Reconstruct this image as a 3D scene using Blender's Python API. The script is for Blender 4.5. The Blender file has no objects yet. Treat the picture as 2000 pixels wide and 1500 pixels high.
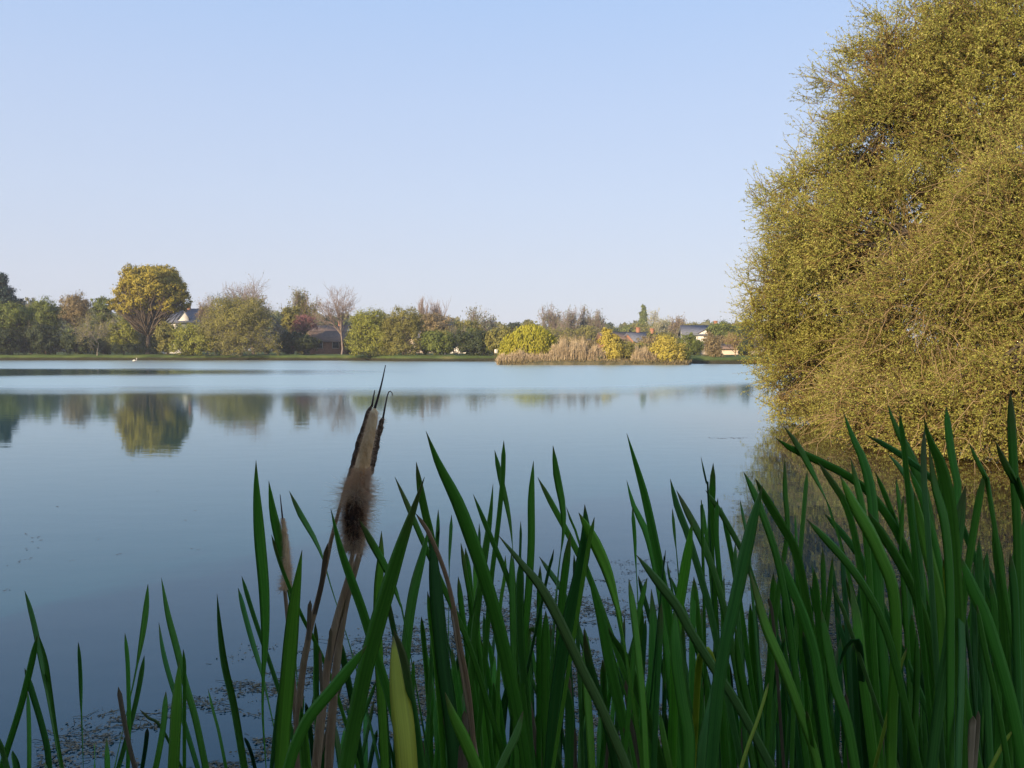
import bpy, math, random
import numpy as np
from mathutils import Vector

# ------------------------------------------------------------------ camera, sky, sun, exposure
sc = bpy.context.scene
COL = sc.collection
F = 1667.0            # focal length in photo pixels (photo 2000 x 1500)
CAM_H = 1.6
HORIZON = 684.0
PITCH = math.atan((750.0 - HORIZON) / F)
cam_d = bpy.data.cameras.new('camera')
cam_d.sensor_width = 36.0
cam_d.lens = 36.0 * F / 2000.0
cam_d.clip_start = 0.05
cam_d.clip_end = 6000
cam = bpy.data.objects.new('camera', cam_d)
COL.objects.link(cam)
cam.location = (0, 0, CAM_H)
cam.rotation_euler = (math.radians(90) - PITCH, 0, 0)
sc.camera = cam

EXPOSURE = 0.8
SUN_EL = math.radians(17.0)
SUN_AZ = math.radians(216.0)      # clockwise from +Y (the view direction): behind and to the left
world = bpy.data.worlds.new('World')
sc.world = world
world.use_nodes = True
wn = world.node_tree
wn.nodes.clear()
w_out = wn.nodes.new('ShaderNodeOutputWorld')
w_bg = wn.nodes.new('ShaderNodeBackground')
w_sky = wn.nodes.new('ShaderNodeTexSky')
w_sky.sky_type = 'NISHITA'
w_sky.sun_disc = False
w_sky.sun_elevation = SUN_EL
w_sky.sun_rotation = SUN_AZ
w_sky.air_density = 1.0
w_sky.dust_density = 0.6
w_sky.ozone_density = 2.5
w_bg.inputs['Strength'].default_value = 0.15
# hazy evening air: the clear-sky model is blended with the pale even gradient of a hazy sky
w_tc = wn.nodes.new('ShaderNodeTexCoord')
w_sep = wn.nodes.new('ShaderNodeSeparateXYZ')
wn.links.new(w_tc.outputs['Generated'], w_sep.inputs[0])
w_rp = wn.nodes.new('ShaderNodeValToRGB')
SKY_STOPS = [(0.0, (.62, .64, .77)), (.03, (.635, .65, .77)), (.09, (.62, .665, .80)), (.17, (.59, .675, .855)), (.27, (.53, .65, .89)), (.38, (.445, .61, .915)), (.6, (.32, .48, .82)), (1.0, (.2, .35, .68))]
while len(w_rp.color_ramp.elements) < len(SKY_STOPS): w_rp.color_ramp.elements.new(.5)
for e_, (p_, c_) in zip(w_rp.color_ramp.elements, SKY_STOPS):
    e_.position = p_; e_.color = (*c_, 1)
wn.links.new(w_sep.outputs[2], w_rp.inputs[0])
w_sc = wn.nodes.new('ShaderNodeVectorMath'); w_sc.operation = 'SCALE'
w_sc.inputs['Scale'].default_value = 1 / (0.15 * 2 ** EXPOSURE)
wn.links.new(w_rp.outputs[0], w_sc.inputs[0])
w_mx = wn.nodes.new('ShaderNodeMix'); w_mx.data_type = 'RGBA'
w_mx.inputs[0].default_value = .9
wn.links.new(w_sky.outputs[0], w_mx.inputs[6]); wn.links.new(w_sc.outputs[0], w_mx.inputs[7])
wn.links.new(w_mx.outputs[2], w_bg.inputs['Color'])
wn.links.new(w_bg.outputs[0], w_out.inputs['Surface'])

sun_d = bpy.data.lights.new('sun', 'SUN')
sun_d.energy = 5.0
sun_d.angle = math.radians(0.6)
sun_d.color = (1.0, 0.80, 0.56)
sun = bpy.data.objects.new('sun', sun_d)
COL.objects.link(sun)
S = Vector((math.sin(SUN_AZ) * math.cos(SUN_EL), math.cos(SUN_AZ) * math.cos(SUN_EL), math.sin(SUN_EL)))
sun.rotation_euler = S.to_track_quat('Z', 'Y').to_euler()

sc.view_settings.view_transform = 'Standard'
sc.view_settings.look = 'None'
sc.view_settings.exposure = EXPOSURE
sc.view_settings.gamma = 1.0
sc.cycles.max_bounces = 6
sc.cycles.transparent_max_bounces = 8
sc.cycles.caustics_reflective = False
sc.cycles.caustics_refractive = False

RNG = np.random.default_rng(7)
rnd = random.Random(5)

def P(px, py, Y):
    """photo pixel -> world point at depth Y"""
    u = (px - 1000.0) / F
    v = (750.0 - py) / F
    d = np.array([u, math.cos(PITCH) + v * math.sin(PITCH), -math.sin(PITCH) + v * math.cos(PITCH)])
    return np.array([0, 0, CAM_H]) + d * (Y / d[1])

def X(px, Y):
    return (px - 1000.0) / F * Y

def Z(py, Y):
    return P(1000, py, Y)[2]

# ------------------------------------------------------------------ mesh helpers
def unit(a):
    return a / np.maximum(np.linalg.norm(a, axis=-1, keepdims=True), 1e-9)

class MB:
    def __init__(self):
        self.v = []; self.q = []; self.n = 0; self.uv = []
    def add(self, V, Q, uv=None):
        V = np.asarray(V, float).reshape(-1, 3); Q = np.asarray(Q, int).reshape(-1, 4)
        self.v.append(V); self.q.append(Q + self.n); self.n += len(V)
        self.uv.append(np.zeros((len(V), 2)) if uv is None else np.asarray(uv, float).reshape(-1, 2))
    def quads(self, V):                       # V (m,4,3)
        m = len(V)
        self.add(V.reshape(-1, 3), np.arange(m * 4).reshape(m, 4))
    def leaves(self, c, d, nrm, L, W):        # rhombic leaves
        d = unit(d); s = unit(np.cross(d, nrm))
        L = np.broadcast_to(np.asarray(L, float), (len(c),))[:, None]
        W = np.broadcast_to(np.asarray(W, float), (len(c),))[:, None]
        self.quads(np.stack([c, c + d * L * .45 + s * W * .5, c + d * L, c + d * L * .45 - s * W * .5], 1))
    def tubes(self, Pt, R, k=3):              # Pt (m,n,3)  R (m,n)
        Pt = np.asarray(Pt, float); R = np.asarray(R, float)
        if Pt.ndim == 2: Pt = Pt[None]; R = R[None]
        m, n, _ = Pt.shape
        R = np.broadcast_to(R, (m, n))
        T = unit(np.gradient(Pt, axis=1))
        ref = np.zeros((m, 1, 3))
        main = unit(Pt[:, -1] - Pt[:, 0])
        ax = np.argmin(np.abs(main), axis=1)
        ref[np.arange(m), 0, ax] = 1
        U = unit(np.cross(T, ref)); V = np.cross(T, U)
        a = np.arange(k) * 2 * math.pi / k
        ring = Pt[:, :, None] + R[:, :, None, None] * (np.cos(a)[None, None, :, None] * U[:, :, None] + np.sin(a)[None, None, :, None] * V[:, :, None])
        idx = np.arange(m * n * k).reshape(m, n, k)
        A = idx[:, :-1]; B = idx[:, 1:]
        A2 = np.roll(A, -1, axis=2); B2 = np.roll(B, -1, axis=2)
        self.add(ring.reshape(-1, 3), np.stack([A, A2, B2, B], -1).reshape(-1, 4))
    def box(self, x0, x1, y0, y1, z0, z1):
        V = [(x0,y0,z0),(x1,y0,z0),(x1,y1,z0),(x0,y1,z0),(x0,y0,z1),(x1,y0,z1),(x1,y1,z1),(x0,y1,z1)]
        self.add(V, [(0,3,2,1),(4,5,6,7),(0,1,5,4),(1,2,6,5),(2,3,7,6),(3,0,4,7)])
    def build(self, name, mat, parent=None, smooth=False, uv=False, origin=None):
        V = np.concatenate(self.v).copy(); Q = np.concatenate(self.q)
        if origin is not None: V -= np.asarray(origin)
        me = bpy.data.meshes.new(name)
        me.vertices.add(len(V)); me.vertices.foreach_set('co', V.astype(np.float32).ravel())
        me.loops.add(len(Q) * 4); me.loops.foreach_set('vertex_index', Q.astype(np.int32).ravel())
        me.polygons.add(len(Q))
        me.polygons.foreach_set('loop_start', (np.arange(len(Q)) * 4).astype(np.int32))
        if smooth: me.polygons.foreach_set('use_smooth', np.ones(len(Q), bool))
        if uv:
            ul = me.uv_layers.new(name='UVMap')
            UV = np.concatenate(self.uv)
            ul.data.foreach_set('uv', UV[Q.ravel()].astype(np.float32).ravel())
        me.update(calc_edges=True)
        me.materials.append(mat)
        o = bpy.data.objects.new(name, me)
        COL.objects.link(o)
        if parent is not None: o.parent = parent
        if origin is not None and parent is None: o.location = origin
        return o

def tag(o, label=None, cat=None, group=None, kind=None):
    if label: o['label'] = label
    if cat: o['category'] = cat
    if group: o['group'] = group
    if kind: o['kind'] = kind
    return o

def empty(name, loc, label, cat, group=None):
    o = bpy.data.objects.new(name, None)
    o.empty_display_size = 0.3
    COL.objects.link(o)
    o.location = Vector([float(a) for a in loc])
    return tag(o, label, cat, group)

# ------------------------------------------------------------------ materials
def mat_new(name):
    m = bpy.data.materials.new(name); m.use_nodes = True
    nt = m.node_tree; nt.nodes.clear()
    out = nt.nodes.new('ShaderNodeOutputMaterial')
    return m, nt, out

def N(nt, typ, **kw):
    n = nt.nodes.new(typ)
    for k, v in kw.items():
        if k.startswith('i_'):
            n.inputs[k[2:].replace('_', ' ')].default_value = v
        else: setattr(n, k, v)
    return n

def ramp(nt, stops, interp='LINEAR'):
    r = nt.nodes.new('ShaderNodeValToRGB')
    r.color_ramp.interpolation = interp
    while len(r.color_ramp.elements) < len(stops): r.color_ramp.elements.new(0.5)
    for e, (p, c) in zip(r.color_ramp.elements, stops):
        e.position = p; e.color = (*c, 1) if len(c) == 3 else c
    return r

def noise(nt, scale, detail=3, coord=None, rough=0.5):
    n = nt.nodes.new('ShaderNodeTexNoise')
    n.inputs['Scale'].default_value = scale; n.inputs['Detail'].default_value = detail
    n.inputs['Roughness'].default_value = rough
    if coord is not None: nt.links.new(coord, n.inputs['Vector'])
    return n

def mix_rgb(nt, fac, a, b, blend='MIX'):
    m = nt.nodes.new('ShaderNodeMix'); m.data_type = 'RGBA'; m.blend_type = blend
    for sock, val in ((0, fac), (6, a), (7, b)):
        if isinstance(val, bpy.types.NodeSocket): nt.links.new(val, m.inputs[sock])
        elif isinstance(val, (int, float)): m.inputs[sock].default_value = val
        else: m.inputs[sock].default_value = (*val, 1)
    return m.outputs[2]

def math_n(nt, op, a, b=0.0, clamp=False):
    m = nt.nodes.new('ShaderNodeMath'); m.operation = op; m.use_clamp = clamp
    for i, val in enumerate((a, b)):
        if isinstance(val, bpy.types.NodeSocket): nt.links.new(val, m.inputs[i])
        else: m.inputs[i].default_value = val
    return m.outputs[0]

_fm = {}
def foliage_mat(name, cols, trans=0.3, clump=1.0):
    """leaf colours cols picked per leaf, hue drifting in clumps"""
    if name in _fm: return _fm[name]
    m, nt, out = mat_new(name)
    geo = N(nt, 'ShaderNodeNewGeometry')
    tc = N(nt, 'ShaderNodeTexCoord')
    nz = noise(nt, clump, 2, tc.outputs['Object'])
    f = math_n(nt, 'ADD', math_n(nt, 'MULTIPLY', geo.outputs['Random Per Island'], 0.55),
               math_n(nt, 'MULTIPLY', math_n(nt, 'SUBTRACT', nz.outputs[0], 0.28), 1.0), clamp=True)
    k = len(cols)
    r = ramp(nt, [(i / max(k - 1, 1), c) for i, c in enumerate(cols)])
    nt.links.new(f, r.inputs[0])
    p = N(nt, 'ShaderNodeBsdfPrincipled')
    nt.links.new(r.outputs[0], p.inputs['Base Color'])
    p.inputs['Roughness'].default_value = 0.6
    p.inputs['Specular IOR Level'].default_value = 0.25
    t = N(nt, 'ShaderNodeBsdfTranslucent')
    nt.links.new(r.outputs[0], t.inputs['Color'])
    mx = N(nt, 'ShaderNodeMixShader'); mx.inputs[0].default_value = trans
    nt.links.new(p.outputs[0], mx.inputs[1]); nt.links.new(t.outputs[0], mx.inputs[2])
    nt.links.new(mx.outputs[0], out.inputs['Surface'])
    _fm[name] = m
    return m

def rough_mat(name, c1, c2, scale=8.0, rough=0.85, bump=0.3, stretch=None):
    m, nt, out = mat_new(name)
    tc = N(nt, 'ShaderNodeTexCoord')
    co = tc.outputs['Object']
    if stretch:
        mp = N(nt, 'ShaderNodeMapping'); mp.inputs['Scale'].default_value = stretch
        nt.links.new(co, mp.inputs[0]); co = mp.outputs[0]
    nz = noise(nt, scale, 5, co, 0.65)
    r = ramp(nt, [(0.3, c1), (0.7, c2)]); nt.links.new(nz.outputs[0], r.inputs[0])
    p = N(nt, 'ShaderNodeBsdfPrincipled')
    p.inputs['Roughness'].default_value = rough
    p.inputs['Specular IOR Level'].default_value = 0.3
    nt.links.new(r.outputs[0], p.inputs['Base Color'])
    if bump:
        b = N(nt, 'ShaderNodeBump'); b.inputs['Strength'].default_value = bump; b.inputs['Distance'].default_value = 0.02
        nt.links.new(nz.outputs[0], b.inputs['Height']); nt.links.new(b.outputs[0], p.inputs['Normal'])
    nt.links.new(p.outputs[0], out.inputs['Surface'])
    return m

BARK = rough_mat('bark_brown', (0.07, 0.05, 0.032), (0.16, 0.12, 0.08), 6)
BARK_PALE = rough_mat('bark_pale', (0.2, 0.17, 0.12), (0.38, 0.34, 0.26), 6)
TWIG_TAN = rough_mat('twig_tan', (0.17, 0.11, 0.05), (0.36, 0.26, 0.13), 3)
TWIG_GREY = rough_mat('twig_grey', (0.16, 0.12, 0.10), (0.30, 0.23, 0.19), 3)
TWIG_NEAR = rough_mat('twig_near', (0.10, 0.065, 0.022), (0.24, 0.17, 0.06), 3, bump=0)
BARK_DARK = rough_mat('bark_dark', (0.03, 0.024, 0.018), (0.075, 0.058, 0.04), 6)

# ------------------------------------------------------------------ ground and water
LC = np.array([0.0, 60.0])
SHORE = [(-85,133),(-68,134.5),(-52,133),(-40,134),(-30,131.5),(-21,130),(-17,123),(-9,121.5),(-3,121),(6,119),(15,112),(20.5,101),(24,99),(30,98),(45,97),(60,94),
         (70,75),(52,52),(32,38),(19,29),(12.5,24),(10,18),(8.9,13),(8,8.5),(5.5,3),(3,0.9),(0,0.55),(-3,0.6),(-7,1.2),(-16,3),(-45,13),(-90,40),(-115,85),(-104,122)]
def shore_r(th):
    """distance from LC to the shore at angle th"""
    pts = np.array(SHORE) - LC
    best = np.zeros_like(th)
    for i in range(len(pts)):
        a = pts[i]; b = pts[(i + 1) % len(pts)]
        d = np.stack([np.cos(th), np.sin(th)], -1)
        e = b - a
        den = d[:, 0] * e[1] - d[:, 1] * e[0]
        den = np.where(np.abs(den) < 1e-9, 1e-9, den)
        t = (a[0] * e[1] - a[1] * e[0]) / den
        s = (a[0] * d[:, 1] - a[1] * d[:, 0]) / den
        ok = (s >= -1e-6) & (s <= 1 + 1e-6) & (t > 0)
        best = np.where(ok, np.maximum(best, t), best)
    return best
WIND_BUMP = 0.035
WIND_ROUGH = 0.26
def build_ground():
    # denser where the shore passes near the camera
    th = np.sort(np.concatenate([np.linspace(0, 2 * math.pi, 420, endpoint=False), np.linspace(-math.pi / 2 - .35, -math.pi / 2 + .45, 160) % (2 * math.pi)]))
    R = shore_r(th)
    d = np.stack([np.cos(th), np.sin(th)], -1)
    jit = np.interp(np.arange(len(th)), np.arange(0, len(th), 3), RNG.normal(0, 1, len(np.arange(0, len(th), 3))))
    sh = LC + d * R[:, None]
    dist = np.linalg.norm(sh, axis=1)
    R = R + jit * np.clip(dist / 90, 0.02, .5)
    hb = np.clip(0.25 + dist / 150, .25, .85)
    offs = [(-1e9, -1.6), (-6, -1.4), (-1.5, -.7), (0, -0.06), (.35, .35), (.9, .75), (2.2, .95), (5, 1), (10, 1), (20, 1), (45, 1.05), (110, 1.2), (260, 1.4), (700, 1.6), (3500, 2)]
    V = []; n = len(th)
    for off, z in offs:
        r = np.maximum(R + off, 0.02) if off < -1e8 else np.maximum(R + off, .03)
        zz = z * hb if z > 0 else np.full(n, z)
        if z > 0: zz = zz + RNG.normal(0, .03, n) * min(off, 2)
        V.append(np.column_stack([LC[0] + d[:, 0] * r, LC[1] + d[:, 1] * r, zz]))
    V = np.concatenate(V)
    Q = []
    k = len(offs)
    i = np.arange(n); j = (i + 1) % n
    for a in range(k - 1):
        Q.append(np.stack([a * n + i, (a + 1) * n + i, (a + 1) * n + j, a * n + j], -1))
    mb = MB(); mb.add(V, np.concatenate(Q))
    m, nt, out = mat_new('ground_grass')
    geo = N(nt, 'ShaderNodeNewGeometry')
    sep = N(nt, 'ShaderNodeSeparateXYZ'); nt.links.new(geo.outputs['Position'], sep.inputs[0])
    n1 = noise(nt, 0.25, 4, geo.outputs['Position'], .6); n2 = noise(nt, 6, 4, geo.outputs['Position'], .7)
    r1 = ramp(nt, [(.35, (0.06, 0.09, 0.022)), (.55, (0.11, 0.15, 0.035)), (.75, (0.19, 0.17, 0.06))])
    nt.links.new(n1.outputs[0], r1.inputs[0])
    c = mix_rgb(nt, math_n(nt, 'MULTIPLY', n2.outputs[0], .6), r1.outputs[0], (0.03, 0.045, 0.012))
    r2 = ramp(nt, [(.35, (0.012, 0.014, 0.006)), (.75, (0.06, 0.05, 0.025))]); nt.links.new(n2.outputs[0], r2.inputs[0])
    zf = math_n(nt, 'ADD', sep.outputs[2], math_n(nt, 'MULTIPLY', n1.outputs[0], .35))
    mr = N(nt, 'ShaderNodeMapRange'); mr.inputs['From Min'].default_value = .5; mr.inputs['From Max'].default_value = .75
    nt.links.new(zf, mr.inputs['Value'])
    c = mix_rgb(nt, mr.outputs[0], r2.outputs[0], c)
    p = N(nt, 'ShaderNodeBsdfPrincipled'); p.inputs['Roughness'].default_value = .95; p.inputs['Specular IOR Level'].default_value = .1
    nt.links.new(c, p.inputs['Base Color'])
    nt.links.new(p.outputs[0], out.inputs['Surface'])
    tag(mb.build('ground', m, smooth=True), kind='structure')
    # water
    mb = MB()
    r1_, = [R + .6]
    V = [np.column_stack([LC[0] + d[:, 0] * r, LC[1] + d[:, 1] * r, np.zeros(n)]) for r in (r1_ * .0005, r1_ * .5, r1_)]
    mb.add(np.concatenate(V), np.concatenate([np.stack([a * n + i, (a + 1) * n + i, (a + 1) * n + j, a * n + j], -1) for a in range(2)]))
    m, nt, out = mat_new('lake_water')
    geo = N(nt, 'ShaderNodeNewGeometry')
    sep = N(nt, 'ShaderNodeSeparateXYZ'); nt.links.new(geo.outputs['Position'], sep.inputs[0])
    x, y = sep.outputs[0], sep.outputs[1]
    mp = N(nt, 'ShaderNodeMapping'); mp.inputs['Scale'].default_value = (0.05, 0.12, 1)
    nt.links.new(geo.outputs['Position'], mp.inputs[0])
    wob = noise(nt, 1.0, 3, mp.outputs[0])
    yw = math_n(nt, 'ADD', y, math_n(nt, 'MULTIPLY', math_n(nt, 'SUBTRACT', wob.outputs[0], .5), 9.0))
    def sstep(val, a, b):
        r = N(nt, 'ShaderNodeMapRange'); r.interpolation_type = 'SMOOTHSTEP'
        r.inputs['From Min'].default_value = a; r.inputs['From Max'].default_value = b
        nt.links.new(val, r.inputs['Value']); return r.outputs[0]
    yw2 = math_n(nt, 'SUBTRACT', yw, math_n(nt, 'MULTIPLY', sstep(x, 3, 12), 8.0))
    wind = sstep(yw2, 28, 40)
    def ell(cx, cy, rx, ry, a=.8, b=1.15, tilt=0.0):
        dx = math_n(nt, 'DIVIDE', math_n(nt, 'SUBTRACT', x, cx), rx)
        dy = math_n(nt, 'DIVIDE', math_n(nt, 'SUBTRACT', math_n(nt, 'ADD', yw, math_n(nt, 'MULTIPLY', math_n(nt, 'SUBTRACT', x, cx), tilt)), cy), ry)
        rr = math_n(nt, 'SQRT', math_n(nt, 'ADD', math_n(nt, 'MULTIPLY', dx, dx), math_n(nt, 'MULTIPLY', dy, dy)))
        return sstep(rr, a, b)
    wind = math_n(nt, 'MULTIPLY', wind, ell(-52, 62, 40, 14, .6, 1.25))
    mp2 = N(nt, 'ShaderNodeMapping'); mp2.inputs['Scale'].default_value = (1.0, 1.8, 1)
    nt.links.new(geo.outputs['Position'], mp2.inputs[0])
    na = noise(nt, 3.0, 4, mp2.outputs[0], .6)
    nb = noise(nt, 1.3, 3, mp2.outputs[0], .5)
    b1 = N(nt, 'ShaderNodeBump'); b1.inputs['Distance'].default_value = 1.0
    nt.links.new(na.outputs[0], b1.inputs['Height'])
    st = math_n(nt, 'ADD', math_n(nt, 'MULTIPLY', wind, WIND_BUMP), 0.0012)
    nt.links.new(st, b1.inputs['Strength'])
    b2 = N(nt, 'ShaderNodeBump'); b2.inputs['Distance'].default_value = 1.0; b2.inputs['Strength'].default_value = .003
    nt.links.new(nb.outputs[0], b2.inputs['Height']); nt.links.new(b1.outputs[0], b2.inputs['Normal'])
    mp3 = N(nt, 'ShaderNodeMapping'); mp3.inputs['Scale'].default_value = (0.06, 0.7, 1)
    nt.links.new(geo.outputs['Position'], mp3.inputs[0])
    stk = noise(nt, 1.0, 4, mp3.outputs[0], .65)
    nc = noise(nt, .2, 2, geo.outputs['Position'])
    rc = ramp(nt, [(.3, (0.001, 0.042, 0.060)), (.7, (0.004, 0.047, 0.058))]); nt.links.new(nc.outputs[0], rc.inputs[0])
    # brown silt in the shallows under the overhanging trees
    silt = math_n(nt, 'MULTIPLY', sstep(x, 2.0, 6.0), math_n(nt, 'SUBTRACT', 1.0, sstep(y, 20, 26)))
    cc = mix_rgb(nt, silt, rc.outputs[0], (0.085, 0.05, 0.016))
    df = N(nt, 'ShaderNodeBsdfDiffuse'); nt.links.new(cc, df.inputs['Color'])
    fr = N(nt, 'ShaderNodeFresnel'); fr.inputs['IOR'].default_value = 1.47
    nt.links.new(b2.outputs[0], fr.inputs['Normal'])
    gl = N(nt, 'ShaderNodeBsdfAnisotropic')
    nt.links.new(mix_rgb(nt, wind, (.84, .96, 1.0), (.84, .94, .87)), gl.inputs['Color'])
    nt.links.new(math_n(nt, 'ADD', math_n(nt, 'MULTIPLY', math_n(nt, 'MULTIPLY', wind, math_n(nt, 'ADD', .7, math_n(nt, 'MULTIPLY', stk.outputs[0], .6))), WIND_ROUGH), math_n(nt, 'ADD', .025, math_n(nt, 'MULTIPLY', sstep(y, 12, 33), .05))), gl.inputs['Roughness'])
    nt.links.new(b2.outputs[0], gl.inputs['Normal'])
    m2 = N(nt, 'ShaderNodeMix'); nt.links.new(wind, m2.inputs[0]); nt.links.new(fr.outputs[0], m2.inputs[2]); m2.inputs[3].default_value = .86
    mxs = N(nt, 'ShaderNodeMixShader'); nt.links.new(m2.outputs[0], mxs.inputs[0]); nt.links.new(df.outputs[0], mxs.inputs[1]); nt.links.new(gl.outputs[0], mxs.inputs[2])
    nt.links.new(mxs.outputs[0], out.inputs['Surface'])
    tag(mb.build('water', m), kind='structure')
build_ground()

# ------------------------------------------------------------------ trees
def rand_dirs(n, rng, up=0.0):
    v = rng.normal(0, 1, (n, 3)); v[:, 2] += up
    return unit(v)

def curve_tubes(mb, A, B, r0, r1, rng, sag=0.1, n=5, k=4, up=0.3):
    """curved limbs from A (m,3) to B (m,3)"""
    m = len(A); t = np.linspace(0, 1, n)[None, :, None]
    L = np.linalg.norm(B - A, axis=1)[:, None, None]
    mid = (A + B) / 2 + rng.normal(0, sag, (m, 3)) * L[:, 0] + np.array([0, 0, 1]) * up * 0.3 * L[:, 0]
    Pt = (1 - t) ** 2 * A[:, None] + 2 * t * (1 - t) * mid[:, None] + t ** 2 * B[:, None]
    Pt[:, 1:-1] += rng.normal(0, .02, (m, n - 2, 3)) * L
    r0 = np.broadcast_to(np.asarray(r0, float), (m,)); r1 = np.broadcast_to(np.asarray(r1, float), (m,))
    R = r0[:, None] * (1 - t[..., 0]) + r1[:, None] * t[..., 0]
    mb.tubes(Pt, R, k)

def bushy(root, lobes, rng, crown_mat, bark, leaf=.3, n_clump=60, per=45, trunk_h=None, trunk_r=.2, cl=.28, stems=1, twig=True, droop=0.0, shell=.55, xy=(0, 0)):
    """lobes: (x,y,z,rx,ry,rz) relative to root, in metres. Foliage in clumps on limbs."""
    tr = MB(); cr = MB()
    lobes = np.array(lobes, float)
    vol = (lobes[:, 3] * lobes[:, 4] * lobes[:, 5]) ** (2 / 3); vol /= vol.sum()
    C = []; O = []; Sz = []
    for lb, w in zip(lobes, vol):
        m = max(3, int(n_clump * 2.0 * w))
        d = rand_dirs(m, rng, .25)
        rr = rng.uniform(shell, 1.0, m) ** .8
        rr *= 1 + rng.normal(0, .07, m)
        c = lb[:3] + d * rr[:, None] * lb[3:]
        C.append(c); O.append(d); Sz.append(np.full(m, cl * .82 * min(lb[3], lb[5]) + .02) * rng.uniform(.5, 1.4, m))
    C = np.concatenate(C); O = np.concatenate(O); Sz = np.concatenate(Sz)
    keep = C[:, 2] > 0.05
    C, O, Sz = C[keep], O[keep], Sz[keep]
    m = len(C)
    # leaves
    cnt = np.maximum(4, (per * 1.25 * (Sz / Sz.mean()) ** 1.7).astype(int))
    idx = np.repeat(np.arange(m), cnt)
    q = rand_dirs(len(idx), rng) * (rng.uniform(0, 1, len(idx)) ** .5 * rng.uniform(.7, 1.45, len(idx)))[:, None]
    q[:, 2] *= .75
    q *= np.where(rng.uniform(0, 1, len(idx)) < .38, rng.uniform(1.2, 2.3, len(idx)), 1.0)[:, None]
    pos = C[idx] + q * Sz[idx][:, None]
    if droop: pos[:, 2] -= rng.exponential(droop, len(idx))
    pos[:, 2] = np.maximum(pos[:, 2], .02)
    nrm = unit(O[idx] * .8 + unit(q) * .9 + rng.normal(0, .4, (len(idx), 3)))
    dr = unit(np.cross(nrm, rng.normal(0, 1, (len(idx), 3))))
    if droop: dr = unit(dr * .4 + np.array([0, 0, -1.0]))
    s = leaf * .9 * rng.uniform(.5, 1.4, len(idx))
    cr.leaves(pos, dr, nrm, s, s * (.75 if not droop else .3))
    # trunk and limbs
    top = lobes[:, 2].mean() if trunk_h is None else trunk_h
    for i in range(stems):
        a = rng.uniform(0, 2 * math.pi); b = .0 if stems == 1 else rng.uniform(.1, .5) * lobes[:, 3].mean() * .5
        bx, by = math.cos(a) * b * .3, math.sin(a) * b * .3
        tx, ty = (xy[0] + math.cos(a) * b, xy[1] + math.sin(a) * b)
        t = np.linspace(0, 1, 7)[:, None]
        pt = np.array([bx, by, -.25]) * (1 - t) + np.array([tx, ty, top]) * t
        pt[1:-1, :2] += rng.normal(0, .03 * top * .5, (5, 2))
        rr = trunk_r / (stems ** .5) * (1 - .45 * t[:, 0]); rr[0] *= 1.5
        tr.tubes(pt, rr, 8)
        sel = np.arange(m)[i::stems] if stems > 1 else np.arange(m)
        sel = rng.choice(sel, max(1, int(len(sel) * .7)), replace=False)
        base = pt[rng.integers(3, 7, len(sel))] if trunk_h is None else pt[rng.integers(5, 7, len(sel))]
        curve_tubes(tr, base, C[sel], trunk_r * .28 / stems ** .4, trunk_r * .05, rng, k=3)
    if twig:
        k = 4
        a = np.repeat(C, k, 0); o = np.repeat(O, k, 0); z = np.repeat(Sz, k)
        e = a + unit(o + rng.normal(0, .7, a.shape)) * (z * rng.uniform(.7, 1.5, len(z)))[:, None]
        if droop: e[:, 2] -= droop
        e[:, 2] = np.maximum(e[:, 2], .02)
        curve_tubes(tr, a, e, trunk_r * .06 + .006, .004, rng, n=3, k=3)
    tr.build('trunk', bark, root)
    cr.build('crown', crown_mat, root)

def skeleton(rng, levels=4, kids=(7, 5, 5, 4), spread=.75, up=.35, trunk=.3, fan=False):
    """branch tree in a unit frame: lists of (A, B) per level"""
    T = np.array([[0, 0, 0], [0, 0, trunk]], float)
    out = [(T[:1], T[1:])]
    A, B = T[:1], T[1:]
    for lv in range(levels):
        k = kids[lv]
        a = np.repeat(A, k, 0); b = np.repeat(B, k, 0)
        t = rng.uniform(.45 if lv else .7, 1.0, len(a))[:, None]
        t[::k] = 1
        st = a + (b - a) * t
        d = unit(b - a)
        nd = unit(d + rng.normal(0, spread, d.shape) + np.array([0, 0, up]))
        L = (np.linalg.norm(b - a, axis=1) * rng.uniform(.55, .95, len(a)) * (1.3 if lv == 0 else .82))[:, None]
        A, B = st, st + nd * L
        out.append((A, B))
    return out

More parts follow.
